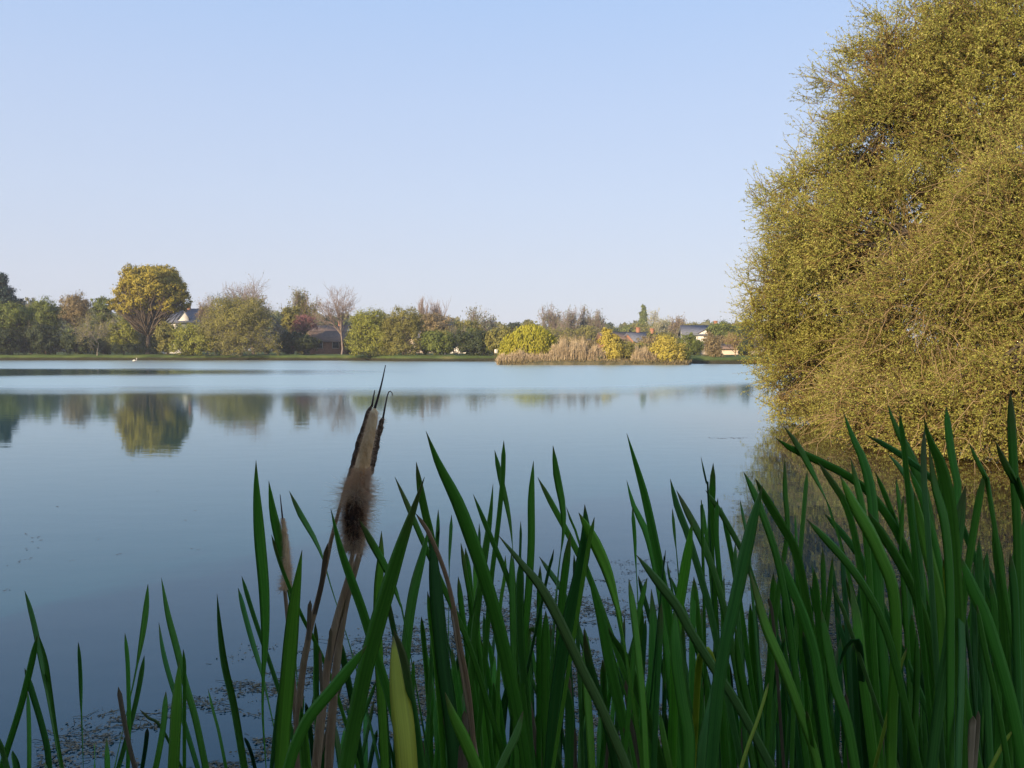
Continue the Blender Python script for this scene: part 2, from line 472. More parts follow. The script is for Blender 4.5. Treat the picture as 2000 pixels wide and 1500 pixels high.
def branchy(root, H, W, rng, bark, twig_r=.02, trunk_r=.15, levels=4, kids=(7, 5, 5, 4), spread=.75, up=.35, trunk=.3, crown_mat=None, leaf=.15, n_leaf=0, D=None):
    sk = skeleton(rng, levels, kids, spread, up, trunk)
    allp = np.concatenate([b for _, b in sk])
    w = np.percentile(np.abs(allp[:, 0]), 98); h = np.percentile(allp[:, 2], 99.5)
    scl = np.array([W / 2 / w, W / 2 / w * .9, H / h])
    tr = MB()
    nlv = len(sk)
    for i, (a, b) in enumerate(sk):
        f = i / (nlv - 1)
        r0 = trunk_r * (1 - f) ** 2.2 + twig_r
        r1 = trunk_r * max(0, 1 - (i + 1) / (nlv - 1)) ** 2.2 + twig_r * .6
        aa = a * scl; bb = b * scl
        if i == 0: aa = aa - np.array([0, 0, .25])
        curve_tubes(tr, aa, bb, r0, r1, rng, sag=.05, n=4, k=6 if i < 2 else 3, up=.05 if i else 0)
    tr.build('trunk' if crown_mat or levels else 'trunk', bark, root)
    if crown_mat and n_leaf:
        a, b = sk[-1]
        idx = rng.integers(0, len(a), n_leaf)
        t = rng.uniform(.2, 1.1, n_leaf)[:, None]
        pos = (a[idx] + (b[idx] - a[idx]) * t) * scl + rng.normal(0, leaf * 1.2, (n_leaf, 3))
        pos[:, 2] = np.maximum(pos[:, 2], .03)
        nr = rand_dirs(n_leaf, rng, .6)
        dr = unit(np.cross(nr, rng.normal(0, 1, nr.shape)))
        s = leaf * rng.uniform(.6, 1.4, n_leaf)
        cr = MB(); cr.leaves(pos, dr, nr, s, s * .7)
        cr.build('crown', crown_mat, root)

def gz(Y):            # land height at depth Y beyond the far shore
    return .72 if Y < 128 else .85

# foliage palettes (linear base colours)
G = {
 'oak':    [(0.21, 0.17, 0.02), (0.37, 0.30, 0.035), (0.50, 0.41, 0.06)],
 'olive':  [(0.13, 0.125, 0.028), (0.23, 0.215, 0.045), (0.32, 0.28, 0.075)],
 'green':  [(0.07, 0.095, 0.022), (0.14, 0.17, 0.032), (0.22, 0.25, 0.05)],
 'bright': [(0.15, 0.17, 0.025), (0.26, 0.27, 0.038), (0.35, 0.34, 0.06)],
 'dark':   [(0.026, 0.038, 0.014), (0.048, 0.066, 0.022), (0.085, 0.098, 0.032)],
 'conifer':[(0.012, 0.028, 0.022), (0.022, 0.045, 0.03), (0.04, 0.06, 0.04)],
 'brown':  [(0.17, 0.12, 0.055), (0.27, 0.205, 0.095), (0.35, 0.28, 0.13)],
 'yellow': [(0.30, 0.25, 0.035), (0.46, 0.38, 0.06), (0.60, 0.50, 0.12)],
 'wyellow':[(0.24, 0.25, 0.025), (0.40, 0.38, 0.035), (0.52, 0.45, 0.06)],
 'pale':   [(0.31, 0.30, 0.15), (0.43, 0.41, 0.22), (0.53, 0.48, 0.31)],
 'pink':   [(0.18, 0.08, 0.075), (0.27, 0.11, 0.115), (0.33, 0.20, 0.14)],
 'greyg':  [(0.14, 0.14, 0.075), (0.22, 0.22, 0.12), (0.30, 0.28, 0.16)],
}
def FM(k, **kw): return foliage_mat('foliage_' + k, G[k], **kw)

def place(name, label, cat, px, Y, group='trees and shrubs along the far shore'):
    return empty(name, (X(px, Y), Y, gz(Y)), label, cat, group)

def m_of(px, Y): return px / F * Y

def shrub(label, px, wpx, top, Y, col, bottom=None, name='shrub', cat='shrub', seed=0, n=70, per=45, leaf=.26, lobes=None, bark=None, stems=4, shell=.5, cl=.28, group='trees and shrubs along the far shore', zbase=None):
    """rounded mass reaching the ground; several lobes"""
    rng = np.random.default_rng(1000 + seed + int(px))
    r = place(name, label, cat, px, Y, group)
    if zbase is not None: r.location.z = zbase
    H = Z(top, Y) - r.location.z; W = m_of(wpx, Y)
    if lobes is None:
        lobes = [(0, 0, H * .5, W * .42, W * .36, H * .46)]
        for i in range(5):
            a = rng.uniform(-1, 1)
            hz = rng.uniform(.22, .72) * H
            rr = W * rng.uniform(.16, .26)
            lobes.append((a * (W * .5 - rr), rng.uniform(-.6, .2) * W * .3, max(hz, rr * .7), rr, rr, min(rr * 1.1, H - max(hz, rr * .7))))
    bushy(r, lobes, rng, FM(col), bark or BARK, leaf=leaf, n_clump=n, per=per, trunk_r=min(.16, H * .04), stems=stems, cl=cl, shell=shell)
    return r

def tree(label, px, wpx, top, Y, col, crown_bottom=None, name='tree', cat='tree', seed=0, n=80, per=45, leaf=.28, bark=None, trunk_r=.25, shell=.5, group='trees and shrubs along the far shore', cl=.3, lob=6):
    rng = np.random.default_rng(2000 + seed + int(px))
    r = place(name, label, cat, px, Y, group)
    H = Z(top, Y) - r.location.z; W = m_of(wpx, Y)
    cb = (Z(crown_bottom, Y) - r.location.z) if crown_bottom else H * .3
    ch = H - cb
    lobes = [(0, 0, cb + ch * .5, W * .38, W * .36, ch * .45)]
    for i in range(lob):
        a = i / lob * 2 * math.pi + rng.uniform(-.4, .4)
        rr = W * rng.uniform(.17, .25)
        zc = cb + ch * rng.uniform(.3, .75)
        lobes.append((math.cos(a) * (W * .5 - rr), math.sin(a) * (W * .42 - rr), zc, rr, rr, min(rr, H - zc, zc - cb + rr * .5)))
    bushy(r, lobes, rng, FM(col), bark or BARK, leaf=leaf, n_clump=n, per=per, trunk_h=cb + ch * .25, trunk_r=trunk_r, shell=shell, cl=cl)
    return r

def bare(label, px, wpx, top, Y, bark=None, name='bare_tree', cat='tree', seed=0, kids=(7, 5, 5, 5), spread=.6, up=.35, trunk=.3, twig_r=.018, trunk_r=.16, col=None, n_leaf=0, leaf=.16, group='trees and shrubs along the far shore', zbase=None):
    rng = np.random.default_rng(3000 + seed + int(px))
    r = place(name, label, cat, px, Y, group)
    if zbase is not None: r.location.z = zbase
    H = Z(top, Y) - r.location.z
    branchy(r, H, m_of(wpx, Y), rng, bark or TWIG_GREY, twig_r=twig_r, trunk_r=trunk_r, kids=kids, spread=spread, up=up, trunk=trunk, crown_mat=FM(col) if col else None, n_leaf=n_leaf, leaf=leaf)
    return r

# --- left part of the far shore
# dark pine at the left edge
def pine():
    Y = 152
    rng = np.random.default_rng(11)
    r = place('pine_tree', 'dark blue-green pine rising over the left end of the shore', 'pine tree', 2, Y)
    H = Z(530, Y) - gz(Y)
    k = m_of(1, Y)
    lobes = [(0, 0, H * .88, 16 * k, 16 * k, H * .13), (-8 * k, 0, H * .72, 34 * k, 28 * k, H * .14), (18 * k, -1, H * .66, 22 * k, 20 * k, H * .09),
             (4 * k, 0, H * .55, 46 * k, 34 * k, H * .15), (30 * k, 0, H * .58, 14 * k, 12 * k, H * .07), (-20 * k, 0, H * .5, 40 * k, 30 * k, H * .2)]
    bushy(r, lobes, rng, FM('conifer', trans=.05), BARK, leaf=.32, n_clump=300, per=60, trunk_h=H * .6, trunk_r=.35, cl=.3, shell=.35)
pine()
tree('yellow-green tree at the left end of the shore below the pine', 22, 90, 586, 140, 'green', crown_bottom=665, n=110, per=50)
tree('dark green tree right of the pine, behind the yellow-green one', 92, 75, 578, 150, 'green', crown_bottom=660, n=90, seed=3)
tree('olive grey tree with a feathery top, left of the brown tree', 62, 50, 575, 165, 'greyg', crown_bottom=650, n=60, per=30, seed=9)
tree('russet brown tree still in bud near the left end', 150, 70, 568, 146, 'brown', crown_bottom=645, n=120, per=34, leaf=.2)
tree('small green tree between the russet tree and the oak', 205, 52, 574, 160, 'green', crown_bottom=640, n=60, seed=4)
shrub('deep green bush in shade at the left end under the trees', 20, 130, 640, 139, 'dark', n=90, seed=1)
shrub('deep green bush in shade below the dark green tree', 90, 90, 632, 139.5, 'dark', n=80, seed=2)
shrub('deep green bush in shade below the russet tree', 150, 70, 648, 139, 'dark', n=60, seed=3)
shrub('pale yellow-green bushes left of the oak trunk', 243, 78, 618, 146, 'bright', n=80, per=34, seed=4)
shrub('olive bush just right of the oak trunk', 328, 52, 626, 137, 'olive', n=60, seed=5)
shrub('green bush behind the oak trunk', 300, 60, 640, 150, 'green', n=60, seed=6)
bare('slender half-bare tree with a pale trunk standing at the waterline', 190, 80, 606, 135, bark=BARK_PALE, name='young_tree', cat='tree', kids=(9, 6, 5, 3), spread=.8, up=.1, trunk=.25, trunk_r=.07, twig_r=.013, col='olive', n_leaf=2600, leaf=.15)

def hedge(label, px0, px1, top, Y, col, thick=1.0, n=60):
    rng = np.random.default_rng(int(px0) + 77)
    r = place('hedge', label, 'hedge', (px0 + px1) / 2, Y, 'clipped hedges on the far bank')
    W = m_of(px1 - px0, Y); H = Z(top, Y) - r.location.z
    k = max(3, int(W / 1.6))
    lobes = [((i + .5) / k * W - W / 2, 0, H * .5, W / k * .75, thick * .6, H * .52) for i in range(k)]
    bushy(r, lobes, rng, FM(col), BARK, leaf=.16, n_clump=n, per=60, trunk_r=.05, stems=5, shell=.3, cl=.5, twig=False)
hedge('dark clipped hedge on the grass bank under the oak', 222, 312, 671, 141, 'dark', n=80)
hedge('dark clipped hedge at the left end of the grass bank', -20, 170, 667, 142, 'dark', n=140)

# the golden oak
def oak():
    Y = 141
    rng = np.random.default_rng(21)
    r = place('oak_tree', 'tall round golden-leaved oak, the tallest tree on the far left bank', 'oak tree', 291, Y)
    k = m_of(1, Y); b = r.location.z
    def L(px, py, rx, rz, dy=0): return ((px - 291) * k, dy, Z(py, Y) - b, rx * k, rx * k * .95, rz * k)
    lobes = [L(298, 560, 50, 38), L(275, 548, 30, 26, -2), L(318, 545, 32, 26, 1), L(340, 570, 29, 28, 1), L(262, 572, 30, 24, -1), L(300, 534, 26, 15, 0), L(328, 590, 28, 18, 0), L(280, 592, 26, 18, -2),
             L(244, 595, 21, 17, -1), L(350, 590, 18, 19, 2), L(302, 592, 30, 17, 2), L(268, 600, 22, 13, 1), L(330, 600, 24, 13, 1), L(298, 604, 24, 11, -1), L(262, 606, 22, 10, -2), L(334, 606, 24, 10, -1), L(240, 603, 14, 12, 0)]
    bushy(r, lobes, rng, FM('oak'), BARK, leaf=.27, n_clump=760, per=34, trunk_h=Z(650, Y) - b, trunk_r=.5, cl=.2, shell=.45)
oak()

# big willow mass
def mass(name, label, cat, px, Y, lob, col, n, per=40, leaf=.24, seed=0, stems=5, bark=None, zb=None, cl=.28, shell=.45, droop=0, group='trees and shrubs along the far shore', trunk_r=.16):
    rng = np.random.default_rng(500 + seed + int(px))
    r = place(name, label, cat, px, Y, group)
    if zb is not None: r.location.z = zb
    k = m_of(1, Y); b = r.location.z
    lobes = [((x - px) * k, dy, max(Z(y, Y) - b, .2), rx * k, rx * k * .85, ry * k) for x, y, rx, ry, dy in lob]
    bushy(r, lobes, rng, FM(col), bark or BARK, leaf=leaf, n_clump=n, per=per, trunk_r=trunk_r, stems=stems, cl=cl, shell=shell, droop=droop)
    return r
mass('willow_tree', 'broad olive willow spilling to the water left of centre of the far bank', 'willow', 470, 135,
     [(470, 632, 52, 52, 0), (440, 612, 36, 34, 0), (500, 610, 34, 30, 0), (520, 650, 28, 40, 0), (430, 660, 36, 36, -1), (480, 675, 50, 26, -2), (410, 640, 28, 30, 0), (535, 680, 20, 20, -1), (455, 595, 24, 16, 0), (505, 592, 20, 14, 0)], 'olive', 420, per=34, leaf=.2, stems=7, bark=BARK_PALE)
mass('willow_shrub', 'low olive-green willow shrub left of the broad willow, at the waterline', 'shrub', 378, 135,
     [(375, 660, 34, 30, 0), (395, 675, 30, 24, -1), (355, 680, 22, 20, -1)], 'bright', 130, per=38, leaf=.22, seed=3)
bare('high bare grey crown showing above the broad willow', 495, 130, 542, 150, kids=(9, 6, 6, 5), spread=.55, trunk=.35, trunk_r=.3, twig_r=.022, col='greyg', n_leaf=2200, leaf=.18)
bare('bare reddish twiggy tree behind the left side of the broad willow', 405, 62, 576, 160, spread=.6, twig_r=.022, col='brown', n_leaf=1600, leaf=.2)
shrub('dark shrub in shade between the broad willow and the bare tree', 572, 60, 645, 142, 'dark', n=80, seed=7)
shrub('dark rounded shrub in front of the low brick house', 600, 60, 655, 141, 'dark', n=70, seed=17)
tree('small dark olive tree with a domed top right of the broad willow', 570, 42, 594, 150, 'olive', crown_bottom=650, n=60, seed=8)
bare('tall thin-leaved tree with a ragged top, left of the bare tree', 588, 72, 563, 158, kids=(8, 6, 5, 4), col='olive', n_leaf=3800, leaf=.22, twig_r=.02, spread=.6, up=.5)
tree('small tree in deep pink blossom beside the bare tree', 596, 62, 612, 146, 'pink', crown_bottom=655, n=60, per=26, leaf=.2, name='blossom_tree', cat='tree')
bare('leafless tree with a slim pale trunk on the grass bank', 667, 96, 558, 137, bark=TWIG_GREY, kids=(9, 6, 5, 4), spread=.62, up=.35, trunk=.28, trunk_r=.16, twig_r=.016)
mass('willow_tree', 'bright olive bush reaching the water, left of the two side by side in the middle', 'willow', 722, 131,
     [(722, 640, 36, 34, 0), (705, 668, 24, 34, -1), (745, 670, 28, 34, -1), (720, 685, 36, 20, -2), (738, 620, 18, 16, 0)], 'bright', 220, per=40, leaf=.2, seed=5)
mass('willow_tree', 'olive bush with a shaded right side, right of the two in the middle', 'willow', 790, 129,
     [(790, 630, 36, 32, 1), (770, 660, 30, 40, 0), (808, 660, 26, 40, 1), (785, 685, 40, 20, -1), (812, 690, 18, 14, -1)], 'olive', 220, per=40, leaf=.2, seed=6)
bare('bare poplar with upright grey twigs, left of the pair behind the middle bushes', 826, 30, 578, 170, kids=(9, 5, 5, 3), spread=.35, up=.7, trunk=.45, trunk_r=.12, twig_r=.02)
bare('bare poplar with upright grey twigs, right of the pair behind the middle bushes', 856, 34, 581, 172, kids=(9, 5, 5, 3), spread=.35, up=.7, trunk=.45, trunk_r=.12, twig_r=.02, seed=2)
tree('brown-green tree below the pair of bare poplars', 850, 84, 612, 160, 'brown', crown_bottom=670, n=90, per=40, seed=5)
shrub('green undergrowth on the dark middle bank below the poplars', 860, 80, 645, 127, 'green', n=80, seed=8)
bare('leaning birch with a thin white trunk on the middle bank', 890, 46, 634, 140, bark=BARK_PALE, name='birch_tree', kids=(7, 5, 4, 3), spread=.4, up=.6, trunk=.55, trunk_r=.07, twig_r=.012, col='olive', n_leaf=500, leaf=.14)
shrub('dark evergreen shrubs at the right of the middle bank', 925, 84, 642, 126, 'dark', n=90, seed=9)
bare('sparse flat-topped tree above the dark middle bank', 930, 50, 598, 175, kids=(7, 5, 4, 3), spread=.7, up=.2, trunk=.6, twig_r=.02, col='greyg', n_leaf=900, leaf=.3)
bare('sparse lower tree right of the flat-topped one', 957, 46, 614, 178, kids=(7, 5, 4, 3), spread=.7, up=.2, trunk=.55, twig_r=.02, col='greyg', n_leaf=800, leaf=.3, seed=4)
tree('olive tree standing behind the dark middle bank shrubs', 912, 66, 622, 165, 'olive', crown_bottom=670, n=70, seed=6)
shrub('mid-green bushes left of the yellow weeping willow', 978, 64, 640, 124, 'olive', n=80, seed=10)
tree('dark domed tree just above the weeping willow', 1005, 30, 629, 240, 'dark', crown_bottom=650, n=40)
tree('round brownish tree just behind the weeping willow top', 1036, 30, 625, 230, 'olive', crown_bottom=650, n=40)

# --- the island
ISL = [(969, 95.5), (985, 93.8), (1040, 92.8), (1100, 92.5), (1160, 92.8), (1220, 92.8), (1280, 93), (1330, 93.3), (1350, 95), (1340, 100), (1250, 103), (1150, 104), (1050, 103), (985, 100)]
def island():
    pts = np.array([(X(px, Y), Y) for px, Y in ISL])
    c = pts.mean(0)
    n = 96
    t = np.linspace(0, len(pts), n, endpoint=False)
    out = []
    for a in t:
        i = int(a) % len(pts); f = a - int(a)
        out.append(pts[i] * (1 - f) + pts[(i + 1) % len(pts)] * f)
    out = np.array(out) + RNG.normal(0, .08, (n, 2))
    V = []
    for s, z in ((1.02, -.4), (1.0, .04), (.97, .3), (.9, .42), (.6, .5), (.3, .5), (.001, .5)):
        V.append(np.column_stack([c + (out - c) * s, np.full(n, z) + RNG.normal(0, .03, n)]))
    i = np.arange(n); j = (i + 1) % n
    mb = MB(); mb.add(np.concatenate(V), np.concatenate([np.stack([a * n + i, a * n + j, (a + 1) * n + j, (a + 1) * n + i], -1) for a in range(6)]))
    tag(mb.build('island', rough_mat('island_soil', (0.04, 0.04, 0.015), (0.15, 0.12, 0.06), 1.5), smooth=True), kind='structure')
island()
def reed_bed(name, label, strips, n, mat, h, seed):
    """n dry stalks standing in strips (px0, px1, Y0, Y1, top_py)"""
    rng = np.random.default_rng(seed)
    mb = MB()
    for px0, px1, Y0, Y1, top in strips:
        w = (px1 - px0) / sum(s[1] - s[0] for s in strips)
        m = int(n * w)
        y = rng.uniform(Y0, Y1, m); px = rng.uniform(px0, px1, m)
        x = (px - 1000) / F * y
        edge = np.minimum(px - px0, px1 - px) / (px1 - px0)
        hh = (Z(top, (Y0 + Y1) / 2) - .2) * rng.uniform(.55, 1.05, m) * np.clip(.6 + edge * 3, .6, 1) * (.84 + .22 * np.sin(px * .11) * np.sin(px * .047 + 1) + .12 * np.sin(px * .31)) * np.where(rng.uniform(0, 1, m) < .06, 1.18, 1)
        A = np.column_stack([x, y, np.full(m, .0)])
        B = A + np.column_stack([rng.normal(0, .13, m), rng.normal(0, .13, m), hh])
        curve_tubes(mb, A, B, .028, .012, rng, sag=.02, n=4, k=3, up=0)
        c = A + (B - A) * rng.uniform(.35, 1, m)[:, None]
        mb.leaves(c, rng.normal(0, .5, (m, 3)) + np.array([0, 0, 1]), rand_dirs(m, rng), .45, .06)
    tag(mb.build(name, mat), label, 'reeds', kind='stuff')
REED = foliage_mat('dry_reed', [(0.30, 0.22, 0.13), (0.48, 0.37, 0.22), (0.62, 0.51, 0.33)], trans=.2, clump=.5)
REED2 = foliage_mat('dry_reed_olive', [(0.17, 0.14, 0.06), (0.27, 0.21, 0.10), (0.32, 0.26, 0.13)], trans=.2, clump=.5)
reed_bed('reed_bed', 'dry tan reeds along the front of the island', [(972, 1068, 93.5, 96, 684), (1062, 1182, 93.5, 97, 662), (1232, 1282, 93.6, 97, 672)], 5600, REED, 2, 31)
reed_bed('reed_bed', 'taller brown-green dry reeds and stems behind the tan ones', [(1080, 1172, 97, 100.5, 655), (1215, 1275, 96, 100, 668)], 2200, REED2, 2, 32)
reed_bed('grass', 'olive marsh grass fringing the foot of the island', [(972, 1345, 93.0, 94.3, 700)], 2600, REED2, 1, 33)

def weeping():
    Y = 96.5; rng = np.random.default_rng(41)
    r = place('weeping_willow', 'yellow-green weeping willow with hanging strands on the island', 'willow', 1030, Y, 'trees on the island')
    r.location.z = .45
    k = m_of(1, Y); b = .45
    cr = MB(); tr = MB()
    A = []
    for (px, py, rx, ry) in ((1038, 655, 36, 22), (1008, 666, 25, 18), (1062, 664, 20, 19), (994, 674, 16, 13)):
        m = int(rx * 12)
        d = rand_dirs(m, rng, .7)
        A.append(np.array([(px - 1030) * k, 0, Z(py, Y) - b]) + d * np.array([rx * k, rx * k * .9, ry * k]))
    A = np.concatenate(A)
    L = rng.uniform(.5, 2.4, len(A)); L = np.minimum(L, A[:, 2] - .2)
    n = 16
    t = np.linspace(0, 1, n)
    pos = A[:, None] - np.stack([0 * t, 0 * t, t], -1)[None] * L[:, None, None] + rng.normal(0, .07, (len(A), n, 3))
    out = unit(A * np.array([1, 1, 0]))
    pos[:, :, :2] += out[:, None, :2] * (.35 * np.sqrt(t))[None, :, None]
    pos = pos.reshape(-1, 3)
    nr = unit(np.repeat(out, n, 0) + rng.normal(0, .6, pos.shape))
    dr = unit(rng.normal(0, .35, pos.shape) + np.array([0, 0, -1]))
    cr.leaves(pos, dr, nr, .3, .1)
    t = np.linspace(0, 1, 6)[:, None]
    pt = np.array([[.1, 0, -.2]]) * (1 - t) + np.array([[.3, 0, 2.4]]) * t
    tr.tubes(pt, .22 * (1 - .4 * t[:, 0]), 8)
    s = rng.choice(len(A), 120, replace=False)
    curve_tubes(tr, pt[rng.integers(3, 6, 120)], A[s], .06, .015, rng, k=3, up=.8)
    tr.build('trunk', BARK, r); cr.build('crown', FM('wyellow'), r)
weeping()
IG = 'trees on the island'
mass('yellow_shrub', 'tall golden-yellow shrub in the middle of the island', 'shrub', 1188, 95, [(1187, 672, 18, 28, 0), (1182, 655, 10, 17, 0), (1195, 690, 20, 18, -.5), (1200, 668, 11, 16, 0)], 'yellow', 110, per=40, leaf=.17, zb=.4, group=IG)
mass('shrub', 'low olive bush against the right side of the golden island shrub', 'shrub', 1222, 95.5, [(1222, 690, 20, 20, 0), (1210, 680, 14, 18, 0), (1240, 697, 16, 12, 0)], 'olive', 70, per=40, leaf=.17, zb=.4, group=IG, seed=2)
mass('yellow_shrub', 'wide golden-yellow shrub at the right end of the island', 'shrub', 1303, 95, [(1300, 682, 26, 26, 0), (1282, 690, 16, 20, 0), (1322, 688, 20, 22, 0), (1305, 697, 34, 14, -.6)], 'yellow', 150, per=40, leaf=.17, zb=.4, group=IG, seed=3)
mass('shrub', 'small green bush at the tip of the island right end', 'shrub', 1338, 95.2, [(1338, 696, 12, 14, 0)], 'green', 30, per=40, leaf=.15, zb=.4, group=IG, seed=4)
mass('shrub', 'dark low bush at the foot of the golden island shrub', 'shrub', 1170, 94.3, [(1168, 700, 14, 10, 0), (1185, 704, 16, 8, 0)], 'dark', 30, per=40, leaf=.15, zb=.2, group=IG, seed=5)

# --- behind the island and to the right
for lab, px, w, top, Y, sd in (('bare grey-green tree behind the island, leftmost of four', 1076, 44, 593, 205, 1), ('bare grey-green tree behind the island, second of four from the left', 1110, 44, 601, 200, 2),
                               ('bare grey-green tree behind the island, third of four from the left', 1143, 36, 598, 205, 3), ('bare grey-green tree behind the island, rightmost of four', 1168, 36, 607, 200, 4)):
    bare(lab, px, w, top, Y, kids=(9, 6, 5, 4), spread=.45, up=.5, trunk=.3, trunk_r=.16, twig_r=.025, col='greyg', n_leaf=1500, leaf=.26, seed=sd)
tree('olive tree mass behind the left half of the island', 1100, 110, 640, 190, 'olive', crown_bottom=680, n=80, per=30)
tree('olive tree mass behind the middle of the island', 1150, 70, 632, 188, 'olive', crown_bottom=680, n=70, per=30, seed=4)
def poplar():
    Y = 300; rng = np.random.default_rng(61)
    r = place('poplar_tree', 'narrow dark green columnar poplar on the skyline', 'poplar', 1256, Y)
    k = m_of(1, Y); b = r.location.z
    lobes = [(0, 0, Z(y, Y) - b, w * k, w * k, 12 * k) for y, w in ((606, 4.5), (616, 6.5), (628, 8), (640, 8.5), (652, 9), (664, 8))]
    bushy(r, lobes, rng, FM('green'), BARK, leaf=.6, n_clump=110, per=26, trunk_h=6, trunk_r=.3, cl=.4)
poplar()
bare('pale blossoming tree right of the columnar poplar', 1289, 42, 606, 250, kids=(8, 6, 5, 4), spread=.45, up=.5, trunk=.3, twig_r=.03, col='pale', n_leaf=2600, leaf=.34, bark=BARK_PALE, name='blossom_tree')
bare('brown budding tree right of the pale blossoming tree', 1320, 46, 617, 235, kids=(8, 6, 5, 4), twig_r=.03, col='brown', n_leaf=1500, leaf=.34, spread=.5, up=.4)
tree('olive tree right of the house with the blue-grey roof', 1352, 60, 630, 220, 'olive', crown_bottom=668, n=60)
tree('light green tree near the right end of the far bank', 1408, 60, 626, 150, 'green', crown_bottom=675, n=80, per=36)
tree('green tree at the right end of the far bank', 1440, 50, 630, 155, 'green', crown_bottom=675, n=70, per=36, seed=9)
tree('dark evergreen half hidden by the big willows on the right', 1457, 30, 624, 135, 'dark', crown_bottom=680, n=60, per=40, name='evergreen_tree')
mass('shrub', 'grey-brown shrub on the right bank beside the island', 'shrub', 1390, 103, [(1392, 682, 18, 24, 0), (1385, 665, 12, 18, 0), (1400, 698, 14, 10, -.3)], 'brown', 90, per=30, leaf=.14, zb=.6, seed=7)
bare('small bare tree on the right bank near the big willows', 1436, 46, 648, 106, bark=TWIG_TAN, kids=(8, 5, 5, 4), twig_r=.014, trunk_r=.07, spread=.5, up=.4, col='brown', n_leaf=500, leaf=.1, zbase=.6)
mass('shrub', 'green shrub behind the right end of the island', 'shrub', 1345, 118, [(1345, 672, 20, 22, 0), (1360, 680, 16, 16, 0)], 'green', 60, per=34, leaf=.2, zb=.7, seed=8)
tree('green bush behind the golden shrub at the right end of the island', 1285, 60, 650, 150, 'olive', crown_bottom=685, n=50, seed=11)

# skyline trees: a few kinds, copied
def copy_tree(o):
    c = o.copy(); COL.objects.link(c)
    for ch in o.children:
        d = ch.copy(); COL.objects.link(d); d.parent = c
    return c
protos = []
KINDS = [('olive', 'hazy olive tree in the distant tree line'), ('green', 'hazy mid-green tree in the distant tree line'), ('brown', 'hazy brown budding tree in the distant tree line'), ('dark', 'hazy dark green tree in the distant tree line')]
far = random.Random(12)
def skyline_y(px):      # top of the far tree line in photo pixels
    return np.interp(px, [-60, 60, 200, 400, 560, 700, 800, 880, 960, 1050, 1180, 1300, 1400, 1500], [590, 596, 602, 604, 610, 614, 616, 622, 632, 634, 632, 630, 632, 630])
cnt = 0
px = -70.0
while px < 1620:
    Y = far.uniform(240, 330)
    kd = far.choice([0, 0, 1, 1, 2, 3])
    if len(protos) < 8:
        col, lab = KINDS[len(protos) % 4]
        rng = np.random.default_rng(900 + len(protos))
        r = empty('distant_tree', (0, 0, 0), lab, 'tree', 'trees of the distant tree line')
        lobes = [(0, 0, 5.5, 4.2, 4, 4.2)] + [(rng.uniform(-3.2, 3.2), rng.uniform(-2, 2), rng.uniform(3, 8), 2.2, 2.2, 1.9) for _ in range(5)]
        bushy(r, lobes, rng, FM(col), BARK, leaf=.6, n_clump=70, per=24, trunk_r=.25, shell=.5, twig=False)
        protos.append((len(protos) % 4, r)); o = r; used = True
    else:
        cand = [p for p in protos if p[0] == kd]
        o = copy_tree(far.choice(cand)[1])
    H = Z(skyline_y(px) + far.uniform(-3, 8), Y) - 1.0
    s = H / 10.0
    o.location = (X(px, Y), Y, 1.0)
    o.scale = (s * far.uniform(.9, 1.3), s, s)
    o.rotation_euler = (0, 0, far.uniform(0, 6.28))
    px += far.uniform(13, 26); cnt += 1

# low growth closing the gaps between the trunks
under = [
 ('leafy shrub filling the gap under the russet tree, left of the slender tree', 168, 70, 655, 150, 'green'), ('low shrub between the slender tree and the oak, behind the hedge', 215, 70, 650, 152, 'olive'),
 ('green shrub right of the oak and in front of the white house', 330, 90, 640, 158, 'green'), ('olive shrub below the dormer of the white house', 372, 70, 636, 160, 'olive'),
 ('dark shrub behind the trunks of the broad willow', 430, 110, 660, 150, 'dark'), ('dark green shrub behind the right trunks of the broad willow', 520, 90, 655, 150, 'dark'),
 ('brown-green shrub under the pink blossom tree', 605, 60, 650, 152, 'olive'), ('dark evergreen shrub right of the leafless tree, beside the low brick house', 690, 50, 650, 148, 'dark'),
 ('green shrub behind the bright bush in the middle', 740, 90, 650, 145, 'green'), ('shaded shrub between the middle bushes and the dark bank', 832, 44, 650, 130, 'dark'),
 ('olive shrub above the dark middle bank, left of the leaning birch', 872, 70, 640, 146, 'olive'), ('olive shrub above the dark middle bank, right of the leaning birch', 912, 70, 640, 142, 'green'),
 ('mid-green shrub in front of the white chimney', 945, 64, 655, 138, 'green'), ('brownish shrub behind the hanging willow on the island', 1015, 90, 650, 140, 'brown'),
 ('olive shrub behind the tan reeds of the island', 1080, 110, 655, 135, 'olive'), ('brown shrub behind the tan reeds, right part', 1135, 80, 655, 132, 'brown'),
 ('olive shrub between the two golden island shrubs', 1240, 70, 668, 125, 'olive'), ('brown shrub half hiding the house with the steep gable', 1268, 60, 655, 140, 'brown'),
 ('tan shrub hiding the wall of the brown-roofed house behind the island', 1215, 60, 662, 140, 'brown'), ('green shrub under the pale blossoming tree', 1300, 80, 650, 150, 'olive'),
 ('green shrub in front of the house with the square dormer', 1362, 56, 664, 135, 'green'), ('olive shrub left of the peach-walled bungalow', 1400, 44, 655, 140, 'brown'),
 ('dark shrub between the bungalow and the big willows', 1456, 30, 665, 112, 'dark'), ('pale olive shrub far right, behind the small bare tree', 1440, 60, 645, 142, 'olive')]
for i, (lab, px, w, top, Y, col) in enumerate(under):
    shrub(lab, px, w, top, Y, col, n=70, per=34, seed=40 + i, leaf=.24)
